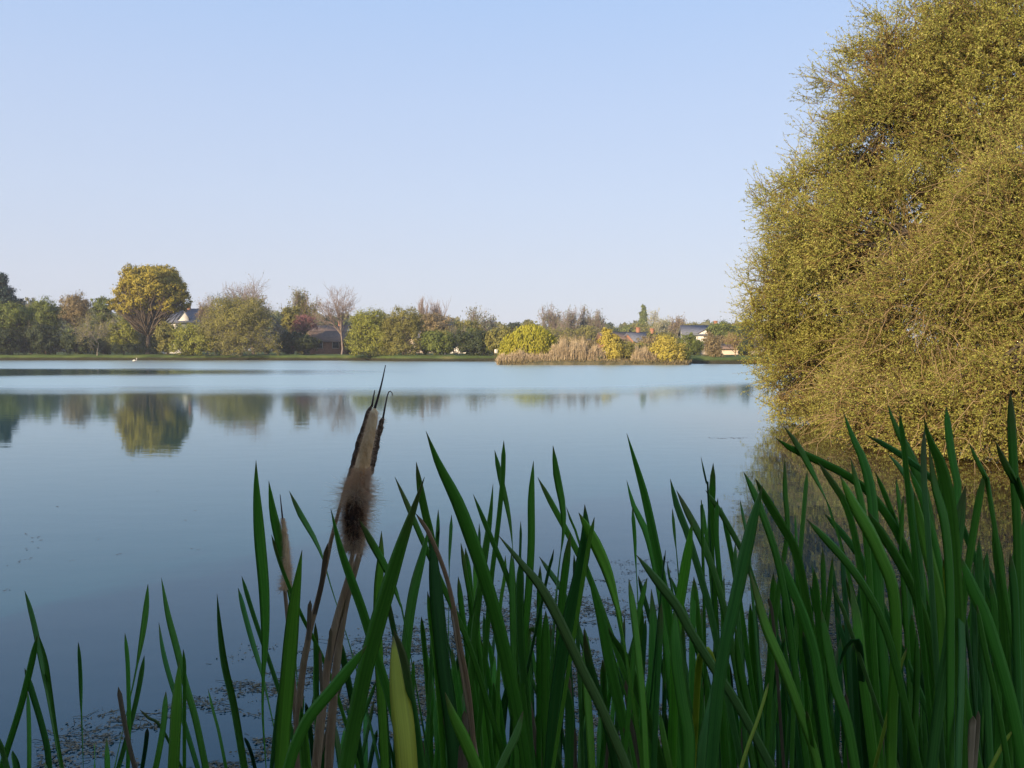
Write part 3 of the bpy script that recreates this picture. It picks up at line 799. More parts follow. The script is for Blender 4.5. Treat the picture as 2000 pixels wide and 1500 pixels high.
def far_wood():
    rng = np.random.default_rng(404)
    m = 60000
    px = rng.uniform(-120, 1650, m); Y = rng.uniform(345, 400, m)
    top = np.interp(px, [-60, 60, 200, 400, 560, 700, 800, 880, 960, 1050, 1180, 1300, 1400, 1500], [602, 606, 610, 612, 616, 620, 624, 630, 637, 638, 637, 636, 637, 635])
    top = top + 4 * np.sin(px * .09) + 3 * np.sin(px * .23 + 1) + 2 * np.sin(px * .61)
    H = CAM_H + (HORIZON - top) / F * Y - 1
    z = 1 + H * rng.uniform(0, 1, m) ** .6
    mb = MB(); pos = np.column_stack([(px - 1000) / F * Y, Y, z])
    nr = unit(rng.normal(0, .6, (m, 3)) + np.array([-.2, -.8, .5]))
    mb.leaves(pos, unit(np.cross(nr, rng.normal(0, 1, (m, 3)))), nr, rng.uniform(.9, 2.2, m), rng.uniform(.7, 1.5, m))
    tag(mb.build('distant_wood', foliage_mat('far_wood', [(.06, .09, .03), (.14, .14, .045), (.2, .17, .08)], clump=.12)), 'hazy unbroken wood along the skyline behind everything', 'wood', kind='stuff')
far_wood()

# ------------------------------------------------------------------ houses and small things on the far bank
SLATE = rough_mat('roof_slate', (0.10, 0.105, 0.125), (0.17, 0.175, 0.2), 2, bump=0)
TILE = rough_mat('roof_tile_brown', (0.13, 0.085, 0.06), (0.22, 0.15, 0.11), 2, bump=0)
WHITE = rough_mat('render_white', (0.62, 0.57, 0.5), (0.75, 0.7, 0.62), 1, bump=0)
CREAM = rough_mat('render_cream', (0.5, 0.4, 0.3), (0.62, 0.5, 0.38), 1, bump=0)
BRICK = rough_mat('brick_orange', (0.25, 0.11, 0.06), (0.4, 0.2, 0.12), 3, bump=0)
GLASS = rough_mat('window_glass', (0.02, 0.025, 0.03), (0.04, 0.05, 0.06), 1, rough=.15, bump=0)
def house(label, px, Y, w, dpt, eave, ridge, wall, roof, rot=0.0, gable_front=False, windows=((-.3, .35), (.3, .35)), chimney=True, dormer=None, group='houses beyond the far bank', wh=1.0):
    r = empty('house', (X(px, Y), Y, .95), label, 'house', group)
    r.rotation_euler.z = rot
    if gable_front: w, dpt = dpt, w
    mb = MB()
    h0, h1 = eave, ridge
    x0, x1, y0, y1 = -w / 2, w / 2, -dpt / 2, dpt / 2
    # body with gable ends on +-x
    V = [(x0, y0, 0), (x1, y0, 0), (x1, y1, 0), (x0, y1, 0), (x0, y0, h0), (x1, y0, h0), (x1, y1, h0), (x0, y1, h0), (x0, 0, h1 - .02), (x1, 0, h1 - .02)]
    mb.add(V, [(0, 1, 5, 4), (2, 3, 7, 6), (1, 2, 6, 5), (3, 0, 4, 7), (5, 6, 9, 9), (7, 4, 8, 8)])
    mb.q[-1][4] = mb.q[-1][4]
    wall_o = mb.build('wall', wall, r)
    o = .35
    sl = (h1 - h0) / (dpt / 2)
    rb = MB()
    for s in (-1, 1):
        ye = s * (dpt / 2 + o); ze = h0 - sl * o
        a = [(x0 - o, 0, h1 + .03), (x1 + o, 0, h1 + .03), (x1 + o, ye, ze + .03), (x0 - o, ye, ze + .03)]
        b = [(p[0], p[1], p[2] + .16) for p in a]
        rb.add(a + b, [(0, 1, 2, 3), (4, 7, 6, 5), (0, 4, 5, 1), (1, 5, 6, 2), (2, 6, 7, 3), (3, 7, 4, 0)])
    ro = rb.build('roof', roof, r)
    if chimney:
        cb = MB(); cx = w * .3
        cb.box(cx - .35, cx + .35, -.3, .3, h1 - .6, h1 + .9); cb.box(cx - .42, cx + .42, -.37, .37, h1 + .903, h1 + 1.02)
        cb.build('chimney', BRICK, ro)
    if dormer is not None:
        db = MB(); dx, dw, dz = dormer
        yf = -dpt / 2 + .1
        db.add([(dx - dw, yf, h0 - .2), (dx + dw, yf, h0 - .2), (dx + dw, yf, h0 + dz * .4), (dx - dw, yf, h0 + dz * .4), (dx, yf, h0 + dz * 1.1),
                (dx - dw, 0, h0 + dz * .4), (dx + dw, 0, h0 + dz * .4), (dx, 0, h0 + dz * 1.1)],
               [(0, 1, 2, 3), (3, 2, 4, 4), (0, 3, 5, 5), (1, 6, 2, 2)])
        dm = db.build('dormer', wall, r)
        dr = MB()
        for s in (-1, 1):
            a = [(dx, yf - .3, h0 + dz * 1.1 + .02), (dx, .3, h0 + dz * 1.1 + .02), (dx + s * (dw + .25), .3, h0 + dz * .25 + .02), (dx + s * (dw + .25), yf - .3, h0 + dz * .25 + .02)]
            b = [(p[0], p[1], p[2] + .12) for p in a]
            dr.add(a + b, [(0, 1, 2, 3), (4, 7, 6, 5), (0, 4, 5, 1), (1, 5, 6, 2), (2, 6, 7, 3), (3, 7, 4, 0)])
        dr.build('dormer_roof', roof, dm)
    ends = ((0, -1),) if not gable_front else ((1, 0),)
    for fx, fz in windows:
        wb = MB(); gb = MB()
        zc = eave * fz + .3
        if not gable_front:
            cx = fx * w
            wb.box(cx - .6 * wh, cx + .6 * wh, y0 - .06, y0 - .004, zc, zc + 1.3 * wh)
            gb.box(cx - .5 * wh, cx + .5 * wh, y0 - .09, y0 - .063, zc + .1, zc + 1.2 * wh)
        else:
            cy = fx * dpt
            wb.box(x0 - .06, x0 - .004, cy - .6 * wh, cy + .6 * wh, zc, zc + 1.3 * wh)
            gb.box(x0 - .09, x0 - .063, cy - .5 * wh, cy + .5 * wh, zc + .1, zc + 1.2 * wh)
        wo = wb.build('window', WHITE, r); gb.build('pane', GLASS, wo)
    return r
def degen_fix():
    # triangles were entered as quads with a doubled corner: clean them up
    import bmesh
    for me in bpy.data.meshes:
        if me.name.split('.')[0] in ('wall', 'dormer'):
            bm = bmesh.new(); bm.from_mesh(me)
            bmesh.ops.dissolve_degenerate(bm, dist=1e-5, edges=bm.edges)
            bm.to_mesh(me); bm.free()
house('white house with a grey slate roof and pointed dormer behind the oak', 344, 178, 9, 7, Z(630, 178) - .95, Z(604, 178) - .95, WHITE, SLATE, rot=.25, dormer=(2.0, 1.0, 2.0), windows=((-.3, .7), (.1, .7), (-.3, .2), (.25, .2)))
house('low brick house in the shade behind the leafless tree', 655, 152, 8, 6, Z(667, 152) - .95, Z(648, 152) - .95, BRICK, TILE, rot=.1, windows=((-.3, .3), (.05, .3), (.32, .3)), chimney=False)
house('brown roofed house half hidden right of the blossom tree', 642, 185, 9, 8, Z(657, 185) - .95, Z(637, 185) - .95, WHITE, TILE, rot=-.15, windows=((-.3, .6), (.1, .6)))
house('pale grey roofed house behind the middle bushes', 838, 205, 12, 8, Z(660, 205) - .95, Z(634, 205) - .95, CREAM, SLATE, rot=.2)
house('low cream house with a white chimney above the dark middle bank', 925, 185, 9, 7, Z(662, 185) - .95, Z(652, 185) - .95, WHITE, TILE, rot=-.1)
house('long flat pale building seen above the island reeds', 1100, 150, 9, 6, Z(668, 150) - .95, Z(664, 150) - .95, CREAM, SLATE, chimney=False)
house('house with a long brown tiled roof behind the island', 1218, 160, 9, 8, Z(668, 160) - .95, Z(650, 160) - .95, BRICK, TILE, rot=.1)
house('house with a dark steep gable beside the long brown roof', 1256, 158, 6, 6, Z(668, 158) - .95, Z(652, 158) - .95, BRICK, SLATE, rot=.3)
house('white house with a blue-grey roof and square dormer right of the island', 1372, 165, 8, 8, Z(655, 165) - .95, Z(637, 165) - .95, WHITE, SLATE, rot=-.1, dormer=(0.4, 1.6, 1.1))
house('low peach-walled bungalow on the right bank beside the willows', 1428, 128, 8, 6, Z(682, 128) - .95, Z(674, 128) - .95, CREAM, TILE, windows=((-.32, .2), (.1, .2)), chimney=False, wh=.6)
degen_fix()

def small_things():
    # white board at the end of the dark bank
    Y = 117.0
    r = empty('notice_board', (X(969, Y), Y, .5), 'small square white board on posts at the water left of the island', 'sign')
    z = Z(690, Y) - .5; k = m_of(1, Y)
    mb = MB(); mb.box(-3.2 * k, 3.6 * k, -.03, .03, z, z + 7.5 * k); mb.build('board', WHITE, r)
    for s in (-1, 1):
        mb = MB(); mb.box(s * 2.4 * k - .04, s * 2.4 * k + .04, .032, .1, -.3, z + 5 * k); mb.build('post', BARK, r)
    # round white lamp globe / ball on the right bank
    Y = 104.0
    r = empty('garden_lamp', (X(1371, Y), Y, .6), 'round white globe on a short stand on the right bank grass', 'lamp')
    mb = MB(); k = m_of(1, Y); zc = Z(697, Y) - .6; R = 2.7 * k
    t = np.linspace(-math.pi / 2, math.pi / 2, 10)
    mb.tubes(np.column_stack([0 * t, 0 * t, zc + R * np.sin(t)]), np.maximum(R * np.cos(t), .002), 16)
    mb.build('globe', WHITE, r, smooth=True)
    mb = MB(); mb.tubes(np.array([[0, 0, -.2], [0, 0, zc - R * .95]]), np.array([.05, .04]), 8); mb.build('stand', BARK, r)
    Y = 126.0
    r = empty('marker_post', (X(869, Y), Y, .7), 'thin white marker post among the undergrowth on the middle bank', 'post')
    mb = MB(); mb.tubes(np.array([[0, 0, -.2], [0, 0, .4], [0, 0, .75], [0, 0, .78]]), np.array([.07, .07, .07, .01]), 8); mb.build('shaft', WHITE, r)
    mb = MB(); mb.tubes(np.array([[0, 0, .55], [0, 0, .62]]), np.array([.074, .074]), 8); mb.build('band', BARK, r)
    # white bird on the water by the oak
    Y = 120
    r = empty('swan', (X(263, Y), Y, 0), 'tiny white bird resting on the water below the oak', 'bird')
    mb = MB()
    t = np.linspace(0, 1, 9)
    pt = np.column_stack([-.28 + .5 * t, 0 * t, .1 + .05 * np.sin(t * 3.1)]); rr = .13 * np.sin(np.clip(t * 1.02 + .03, 0, 1) * math.pi) ** .6 + .005
    mb.tubes(pt, rr, 10)
    t = np.linspace(0, 1, 8)
    pt = np.column_stack([.18 + .08 * np.sin(t * 3.1) + .08 * t, 0 * t, .12 + .34 * t]); rr = .035 - .01 * t; rr[-1] = .045
    mb.tubes(pt, rr, 8)
    mb.tubes(np.array([[.22, 0, .47], [.28, 0, .48], [.34, 0, .46], [.4, 0, .45]]), np.array([.04, .048, .035, .004]), 8)
    mb.build('body', WHITE, r, smooth=True)
small_things()

# ------------------------------------------------------------------ big willows on the right
WIL = foliage_mat('foliage_near_willow', [(0.23, 0.17, 0.06), (0.31, 0.33, 0.065), (0.47, 0.45, 0.10), (0.68, 0.60, 0.22)], trans=.47, clump=.9)
def near_willow(label, base, blobs, seed, dens, trunk_r=.16, leafL=.05, thin=-1.4, arcs=0):
    """blobs: (px, py, Y, rpx, rpy) ellipsoids of twiggy growth"""
    rng = np.random.default_rng(seed)
    base = np.array(base, float)
    r = empty('willow_tree', base, label, 'willow', 'big willows on the right bank')
    tr = MB(); tw = MB(); cr = MB()
    C = []; O = []
    for px, py, Y, rx, ry in blobs:
        c = P(px, py, Y); a = rx / F * Y; b = ry / F * Y
        area = 2 * math.pi * a * (a + b)
        m = int(dens * area)
        d = rand_dirs(m, rng, .0)
        rr = rng.uniform(.45, 1, m) ** .6
        # uneven outline
        bump = 1 + .10 * np.sin(d[:, 0] * 5 + seed) * np.sin(d[:, 2] * 6 + px) + .07 * np.sin(d[:, 0] * 13 + d[:, 2] * 9 + py)
        rr = np.where(rng.uniform(0, 1, m) < .05, rng.uniform(1.0, 1.22, m), rr)
        C.append(c + d * (rr * bump)[:, None] * np.array([a, a * .9, b])); O.append(d)
    C = np.concatenate(C) - base; O = np.concatenate(O)
    ok = C[:, 2] + base[2] > .06
    C, O = C[ok], O[ok]
    m = len(C)
    # limbs: a fan of stems from the base, then branches to the sprays
    nl = 11
    ends = C[rng.choice(m, nl, replace=False)] * .85
    t = np.linspace(0, 1, 9)
    limb = []
    for e in ends:
        mid = np.array([e[0] * .25, e[1] * .3, max(e[2] * .65, .7)])
        pt = (1 - t[:, None]) ** 2 * np.array([0, 0, -.4]) + 2 * (t * (1 - t))[:, None] * mid + (t ** 2)[:, None] * e
        pt[1:-1] += rng.normal(0, .06, (7, 3))
        limb.append(pt); tr.tubes(pt, trunk_r * (1 - .8 * t) + .012, 7)
    LP = np.concatenate(limb)
    # secondary branches: hubs
    nh = max(20, m // 24)
    hub = C[rng.choice(m, nh, replace=False)] * .97
    dl = np.linalg.norm(hub[:, None] - LP[None] + np.array([0, 0, .3]), axis=2)
    HA = LP[dl.argmin(1)]
    HA = hub + (HA - hub) * np.minimum(1, 1.2 / np.linalg.norm(HA - hub, axis=1, keepdims=True))
    curve_tubes(tr, LP[dl.argmin(1)], hub, .03, .011, rng, sag=.08, n=6, k=4, up=.4)
    for s0 in range(0, m, 2000):
        s1 = min(m, s0 + 2000)
        dd = np.linalg.norm(C[s0:s1, None] - hub[None], axis=2)
        hj = dd.argmin(1)
        fr = rng.uniform(.25, 1, (s1 - s0, 1)) ** .6
        hb = HA[hj] * (1 - fr) + hub[hj] * fr + rng.normal(0, .05, (s1 - s0, 3))
        curve_tubes(tw, hb, C[s0:s1], .010, .005, rng, sag=.12, n=4, k=3, up=.2)
    # twigs
    k = 6
    nzv = np.sin(C[:, 0] * 2.3 + seed) + np.sin(C[:, 2] * 2.9 + C[:, 1] * 1.7) + np.sin(C[:, 0] * 4.9 - C[:, 2] * 4.1) * .7 + rng.normal(0, .8, m)
    keep = nzv > thin
    C, O = C[keep], O[keep]; m = len(C)
    a = np.repeat(C, k, 0); o = np.repeat(O, k, 0)
    L = rng.uniform(.22, .62, len(a))
    dirn = unit(o * .7 + rng.normal(0, .65, a.shape) + np.array([0, 0, .1]))
    e = a + dirn * L[:, None]
    e[:, 2] = np.maximum(e[:, 2], -base[2] + .02 + rng.uniform(0, .1, len(e)))
    nn = 5
    tt = np.linspace(0, 1, nn)[None, :, None]
    bend = rng.normal(0, .09, a.shape); bend[:, 2] -= .05
    Pt = a[:, None] * (1 - tt) + e[:, None] * tt + bend[:, None] * (tt * (1 - tt)) * 3 * L[:, None, None]
    Rr = np.linspace(.0042, .0016, nn)[None] * rng.uniform(.7, 1.3, (len(a), 1))
    tw.tubes(Pt, Rr, 3)
    if arcs:
        j = rng.integers(0, m, arcs)
        A0 = C[j]; dn = unit(O[j] * .8 + rng.normal(0, .6, A0.shape) + np.array([-.2, -.4, .0])); LL = rng.uniform(.5, 1.5, arcs)[:, None]
        E0 = A0 + dn * LL - np.array([0, 0, 1]) * LL ** 2 * .25
        E0[:, 2] = np.maximum(E0[:, 2], -base[2] + .03)
        ar = MB(); curve_tubes(ar, A0, E0, .007, .0025, rng, sag=.12, n=9, k=4, up=1.0)
        ar.build('arching_twigs', TWIG_TAN, r)
    # leaves along twigs
    q = 19
    ti = rng.uniform(.12, 1.02, (len(a), q))
    pos = (a[:, None] * (1 - ti[..., None]) + e[:, None] * ti[..., None] + bend[:, None] * (ti * (1 - ti))[..., None] * 3 * L[:, None, None]).reshape(-1, 3)
    ld = unit(np.repeat(dirn, q, 0) * .6 + rng.normal(0, .7, pos.shape))
    nr = rand_dirs(len(pos), rng, .4)
    sz = leafL * rng.uniform(.5, 1.3, len(pos))
    cr.leaves(pos, ld, nr, sz, sz * .42)
    tr.build('trunk', BARK_DARK, r)
    tw.build('twigs', TWIG_NEAR, r)
    cr.build('crown', WIL, r)
    print('willow', m, 'leaves', len(pos))

near_willow('tall golden-green willow filling the upper right, its crown leaning over the lake', (10.6, 17.6, .35),
            [(1815, 315, 16.5, 205, 195), (1718, 255, 17, 108, 105), (1915, 135, 16, 180, 150), (1620, 430, 17.5, 130, 130), (1740, 470, 16, 190, 150), (1960, 260, 15.5, 170, 220), (2010, 30, 16, 150, 130), (1705, 205, 17, 68, 55), (1835, 110, 16.6, 80, 70), (1692, 165, 17, 86, 78), (1775, 78, 16.8, 92, 62)],
            101, 22, thin=-.75, leafL=.042)
near_willow('bushy willow leaning furthest left over the lake, its tips touching the water', (9.9, 20.6, .3),
            [(1600, 600, 19.0, 125, 130), (1560, 700, 19.5, 85, 100), (1640, 740, 18.5, 140, 120), (1540, 560, 19.2, 80, 70), (1500, 600, 19.3, 50, 45), (1570, 790, 19.2, 70, 60), (1590, 500, 18.6, 90, 80)],
            102, 25, thin=-1.1, leafL=.042)
near_willow('tangled twiggy willow nearest on the right, low over the water behind the cattails', (10.0, 12.6, .3),
            [(1850, 640, 14.2, 190, 170), (1960, 560, 13.5, 150, 180), (1780, 800, 14.2, 150, 90), (1900, 820, 12.8, 150, 95), (2010, 800, 12.2, 140, 140), (1700, 800, 15.6, 110, 80), (2080, 500, 13, 200, 250), (1990, 420, 13.6, 120, 100)],
            103, 28, leafL=.036, thin=-1.2, arcs=900)

# ------------------------------------------------------------------ shrubs on the near bank that shade the cattails
def shade_shrub(x, y, h, w, label, seed):
    rng = np.random.default_rng(seed)
    r = empty('hawthorn_shrub', (x, y, .25), label, 'shrub', 'shrubs on the near bank')
    lobes = [(0, 0, h * .5, w * .5, w * .4, h * .48), (-w * .3, 0, h * .35, w * .3, w * .3, h * .34), (w * .3, 0, h * .35, w * .3, w * .3, h * .34), (0, .1, h * .75, w * .32, w * .3, h * .24)]
    bushy(r, lobes, rng, FM('green'), BARK, leaf=.14, n_clump=260, per=60, trunk_r=.12, stems=4, cl=.3, shell=.3)
shade_shrub(-6.2, -2.4, 4.1, 3.6, 'leafy green hawthorn on the near bank, left of three', 71)
shade_shrub(-3.6, -3.2, 4.4, 3.8, 'leafy green hawthorn on the near bank, middle of three', 72)
shade_shrub(-.9, -4.2, 4.8, 3.8, 'leafy green hawthorn on the near bank, right of three', 73)

# ------------------------------------------------------------------ cattails in the foreground
def blade_mat():
    m, nt, out = mat_new('cattail_blade')
    oi = N(nt, 'ShaderNodeObjectInfo'); uv = N(nt, 'ShaderNodeUVMap')
    sep = N(nt, 'ShaderNodeSeparateXYZ'); nt.links.new(uv.outputs[0], sep.inputs[0])
    cmb = N(nt, 'ShaderNodeCombineXYZ')
    nt.links.new(math_n(nt, 'ADD', math_n(nt, 'MULTIPLY', sep.outputs[0], 9.0), math_n(nt, 'MULTIPLY', oi.outputs['Random'], 50)), cmb.inputs[0])
    nt.links.new(math_n(nt, 'MULTIPLY', sep.outputs[1], 3.0), cmb.inputs[1])
    veins = noise(nt, 1.0, 4, cmb.outputs[0], .6)
    cm2 = N(nt, 'ShaderNodeCombineXYZ')
    nt.links.new(math_n(nt, 'MULTIPLY', oi.outputs['Random'], 90), cm2.inputs[0])
    nt.links.new(math_n(nt, 'MULTIPLY', sep.outputs[1], 1.0), cm2.inputs[1])
    nt.links.new(sep.outputs[0], cm2.inputs[2])
    blot = noise(nt, 5, 3, cm2.outputs[0], .6)
    f = math_n(nt, 'ADD', math_n(nt, 'MULTIPLY', veins.outputs[0], 1.25), math_n(nt, 'MULTIPLY', blot.outputs[0], .9))
    g = N(nt, 'ShaderNodeCombineColor')
    for i in range(3): nt.links.new(math_n(nt, 'ADD', math_n(nt, 'MULTIPLY', f, 1.0), -.07), g.inputs[i])
    c = mix_rgb(nt, 1.0, oi.outputs['Color'], g.outputs[0], 'MULTIPLY')
    # warm yellowing in blotches, and a dry tip
    mr = N(nt, 'ShaderNodeMapRange'); mr.inputs['From Min'].default_value = .58; mr.inputs['From Max'].default_value = .75
    mr.inputs['To Max'].default_value = .35
    nt.links.new(blot.outputs[0], mr.inputs['Value'])
    c = mix_rgb(nt, mr.outputs[0], c, (0.10, 0.13, 0.012))
    tip = N(nt, 'ShaderNodeMapRange'); tip.inputs['From Min'].default_value = .003; nt.links.new(math_n(nt, 'ADD', .012, math_n(nt, 'MULTIPLY', math_n(nt, 'POWER', oi.outputs['Random'], 5.0), .07)), tip.inputs['From Max'])
    tip.inputs['To Min'].default_value = .75; tip.inputs['To Max'].default_value = 0
    nt.links.new(sep.outputs[1], tip.inputs['Value'])
    c = mix_rgb(nt, tip.outputs[0], c, (0.17, 0.12, 0.05))
    p = N(nt, 'ShaderNodeBsdfPrincipled')
    p.inputs['Roughness'].default_value = .5; p.inputs['Specular IOR Level'].default_value = .24
    nt.links.new(c, p.inputs['Base Color'])
    b = N(nt, 'ShaderNodeBump'); b.inputs['Strength'].default_value = .12; b.inputs['Distance'].default_value = .0006
    nt.links.new(veins.outputs[0], b.inputs['Height']); nt.links.new(b.outputs[0], p.inputs['Normal'])
    t = N(nt, 'ShaderNodeBsdfTranslucent'); nt.links.new(c, t.inputs['Color'])
    mx = N(nt, 'ShaderNodeMixShader'); mx.inputs[0].default_value = .28
    nt.links.new(p.outputs[0], mx.inputs[1]); nt.links.new(t.outputs[0], mx.inputs[2])
    nt.links.new(mx.outputs[0], out.inputs['Surface'])
    return m
BLADE = blade_mat()
TONE = {'g': (0.041, 0.133, 0.012), 'b': (0.042, 0.125, 0.022), 'l': (0.066, 0.175, 0.014), 'y': (0.20, 0.235, 0.022), 'u': (0.14, 0.20, 0.015),
        'k': (0.018, 0.07, 0.011), 'd': (0.22, 0.16, 0.095), 's': (0.15, 0.10, 0.06), 'p': (0.058, 0.125, 0.026)}
brng = np.random.default_rng(77)

def world_org(o):
    v = np.zeros(3)
    while o is not None:
        v = v + np.array(o.location); o = o.parent
    return v

def catmull(pts, n):
    pts = np.array(pts, float)
    seg = np.linalg.norm(np.diff(pts, axis=0), axis=1); cu = np.concatenate([[0], np.cumsum(seg)])
    ext = np.vstack([2 * pts[0] - pts[1], pts, 2 * pts[-1] - pts[-2]])
    s = np.linspace(0, cu[-1], n); out = []
    for v in s:
        i = min(np.searchsorted(cu, v, 'right') - 1, len(pts) - 2); t = (v - cu[i]) / max(cu[i + 1] - cu[i], 1e-9)
        p0, p1, p2, p3 = ext[i], ext[i + 1], ext[i + 2], ext[i + 3]
        out.append(.5 * (2 * p1 + (p2 - p0) * t + (2 * p0 - 5 * p1 + 4 * p2 - p3) * t * t + (3 * p1 - p0 - 3 * p2 + p3) * t ** 3))
    return np.array(out)

def blade(path, width, name, parent, color, pinch=None, taper=3.4, phi0=None, base_w=None, thick=.0011, label=None):
    """path: world points tip -> base; pinch: distance from the tip where the blade turns edge-on"""
    n = len(path)
    T = unit(np.gradient(path, axis=0))
    s = np.concatenate([[0], np.cumsum(np.linalg.norm(np.diff(path, axis=0), axis=1))])
    view = unit(np.array([0, 0, CAM_H]) - path)
    view = unit(np.array([-.0, -1.0, .05]) * .9 + view * .1)
    Nn = unit(view - T * (view * T).sum(1, keepdims=True))
    if phi0 is None: phi0 = brng.uniform(-.6, .6)
    if pinch is None: phi = phi0 + brng.uniform(-.35, .35) * np.clip(s / .8, 0, 1); wscale = 1
    else:
        phi = phi0 * .3 + (math.pi / 2 - phi0 * .3) * np.clip(s / pinch, 0, 2) ** 1.6
        phi = np.where(s > pinch, math.pi / 2 + (s - pinch) / .35 * .9, phi); phi = np.clip(phi, None, math.pi * .92); wscale = 1
    Sd = np.cross(T, Nn)
    c, q = np.cos(phi)[:, None], np.sin(phi)[:, None]
    side = Sd * c + Nn * q; nrm = Nn * c - Sd * q
    L = taper * width * wscale
    w = width * wscale * (1 - (1 - np.clip(s / L, 0, 1)) ** 2.0) + .0004
    w = w * (1 - .12 * np.clip(s / s[-1], 0, 1))
    us = np.array([0, .25, .5, .75, 1.0, .75, .5, .25]); up = np.array([0, .55, .15, .55, 0, -.2, -.55, -.2])
    th = thick * np.clip(s / .02, .15, 1)
    V = path[:, None] + side[:, None] * ((us - .5)[None, :, None] * w[:, None, None]) + nrm[:, None] * (up[None, :, None] * th[:, None, None] - ((us - .5) ** 2)[None, :, None] * w[:, None, None] * .22)
    k = 8
    idx = np.arange(n * k).reshape(n, k)
    Q = np.stack([idx[:-1], np.roll(idx[:-1], -1, 1), np.roll(idx[1:], -1, 1), idx[1:]], -1).reshape(-1, 4)
    UV = np.stack([np.broadcast_to(us, (n, k)), np.broadcast_to(s[:, None], (n, k))], -1)
    mb = MB(); mb.add(V.reshape(-1, 3), Q, UV.reshape(-1, 2))
    mb.v = [v - world_org(parent) for v in mb.v]
    o = mb.build(name, BLADE, parent, smooth=True, uv=True)
    o.color = (*color, 1)
    if label: o['label'] = label
    return o

CAT_GROUP = 'cattail plants in the foreground'
def parse(sx):
    tok = sx.split(); w = float(tok[0]); tone = tok[1]; pts = []; kw = {}
    for t in tok[2:]:
        if ',' in t: a, b = t.split(','); pts.append((float(a), float(b)))
        elif t[0] == 'p': kw['pinch'] = float(t[1:])
        elif t == 'n': kw['taper'] = 11.
        elif t[0] == 't': kw['taper'] = float(t[1:])
        elif t[0] == 'z': kw['dz'] = float(t[1:])
    return w, tone, pts, kw
def plant(label, D, leaves, group=CAT_GROUP, names=None, root=None):
    L = [parse(s) for s in leaves]
    rx = []
    for w, tone, pts, kw in L:
        (xa, ya), (xb, yb) = pts[-2], pts[-1]
        sl = np.clip((xb - xa) / max(yb - ya, 1), -.5, .5)
        rx.append(xb + sl * (1500 - yb) + sl * 450 if yb < 1500 else xb + sl * 450)
    r_px = float(np.mean(rx)) if root is None else root
    rootw = np.array([X(r_px, D), D, 0.0])
    r = empty('cattail_plant', rootw, label, 'cattail', group)
    for i, (w, tone, pts, kw) in enumerate(L):
        dz = kw.get('dz', brng.uniform(-.07, .07) * D)
        Dl = D + dz
        tipd = brng.uniform(-.10, .10) * D * .8
        (xa, ya), (xb, yb) = pts[-2], pts[-1]
        px = list(pts)
        if yb < 1490:
            sl = np.clip((xb - xa) / max(yb - ya, 1), -.6, .6)
            px.append((xb + sl * .8 * (1560 - yb), 1560.))
        c = catmull(px, 26 if len(px) > 3 else 18)
        f = (c[:, 1] - c[0, 1]) / max(c[-1, 1] - c[0, 1], 1)
        Ys = Dl + tipd * (1 - f) ** 1.5
        W3 = np.array([P(a, b, y) for (a, b), y in zip(c, Ys)])
        # down to the root
        end = rootw + np.array([brng.uniform(-.02, .02), brng.uniform(-.02, .02), -.12])
        a0 = W3[-1]; t0 = unit(W3[-1] - W3[-3])
        h = np.linalg.norm(end - a0)
        t = np.linspace(0, 1, 9)[1:, None]
        B1 = a0 + t0 * h * .4; B2 = end + np.array([0, 0, h * .45])
        low = (1 - t) ** 3 * a0 + 3 * t * (1 - t) ** 2 * B1 + 3 * t * t * (1 - t) * B2 + t ** 3 * end
        path = np.vstack([W3, low])
        pinch = None
        if 'pinch' in kw:
            j = int(np.argmin(np.abs(c[:, 1] - kw['pinch'])))
            pinch = float(np.linalg.norm(np.diff(W3[:j + 1], axis=0), axis=1).sum())
        col = np.array(TONE[tone]) * np.array([2.2, 2.1, 2.1]) * brng.uniform(.85, 1.15) * (1 + brng.normal(0, .05, 3))
        blade(path, w * .84 / F * Dl, 'leaf', r, col, pinch=pinch, taper=kw.get('taper', brng.uniform(3.6, 6.0)),
              label={'d': 'dry brown leaf', 'y': 'pale yellow-green leaf', 'u': 'yellowish leaf'}.get(tone))
    return r

# left edge
plant('bent green blade folded over near its tip, low in the middle of the stand', 1.1, ['15 g 1062,1262 1048,1236 1036,1228 1030,1250 1030,1330 1034,1420 1040,1500'])
plant('folded yellowing blade hanging down to the right below the blunt leaf tips', 1.0, ['14 u 1398,1330 1392,1290 1380,1268 1368,1282 1362,1340 1358,1420 1352,1510'])
plant('kinked dark blade bent sharply to the left in the lower right crowd', 1.05, ['15 k 1640,1300 1655,1262 1672,1250 1680,1278 1682,1350 1686,1430 1692,1510'])
plant('cattail clump cut by the left edge of the photo, its three leaf tips crossing', 1.5, ['12 b 48,1153 60,1195 72,1245 88,1330 104,1420 118,1500 p1350', '15 g 73,1240 60,1300 40,1380 12,1470 0,1510', '18 g 75,1238 88,1290 97,1350 108,1430 120,1500', '13 k 48,1305 62,1350 80,1410 92,1460 97,1510'])
plant('short leaves at the very left edge, one a broad yellow-tipped stub', 1.3, ['22 l 25,1466 30,1490 36,1530', '9 g 54,1350 56,1400 57,1450 57,1510', '14 b -8,1430 4,1465 16,1510', '13 k 88,1490 92,1510 96,1540'])
plant('lone thin leaf standing by itself in the lower left water', 1.9, ['8 b 153,1254 157,1320 159,1380 161,1440 163,1510 p1385'])
plant('pair of leaves left of centre-left, one tall leaf leaning right over a thinner upright one', 1.6, ['14 g 289,1140 284,1200 275,1262 262,1330 246,1400 224,1500 p1300', '9 g 244,1236 249,1290 251,1350 252,1410 250,1490', '11 b 282,1280 272,1340 260,1395 240,1470 228,1510'])
plant('crossing leaves in the lower left, one with a long hair-thin tip', 1.5, ['15 g 315,1128 328,1200 345,1266 362,1335 382,1405 404,1510 n', '11 b 310,1215 318,1270 332,1325 356,1400 386,1500 n', '8 g 358,1268 360,1300 360,1345'])
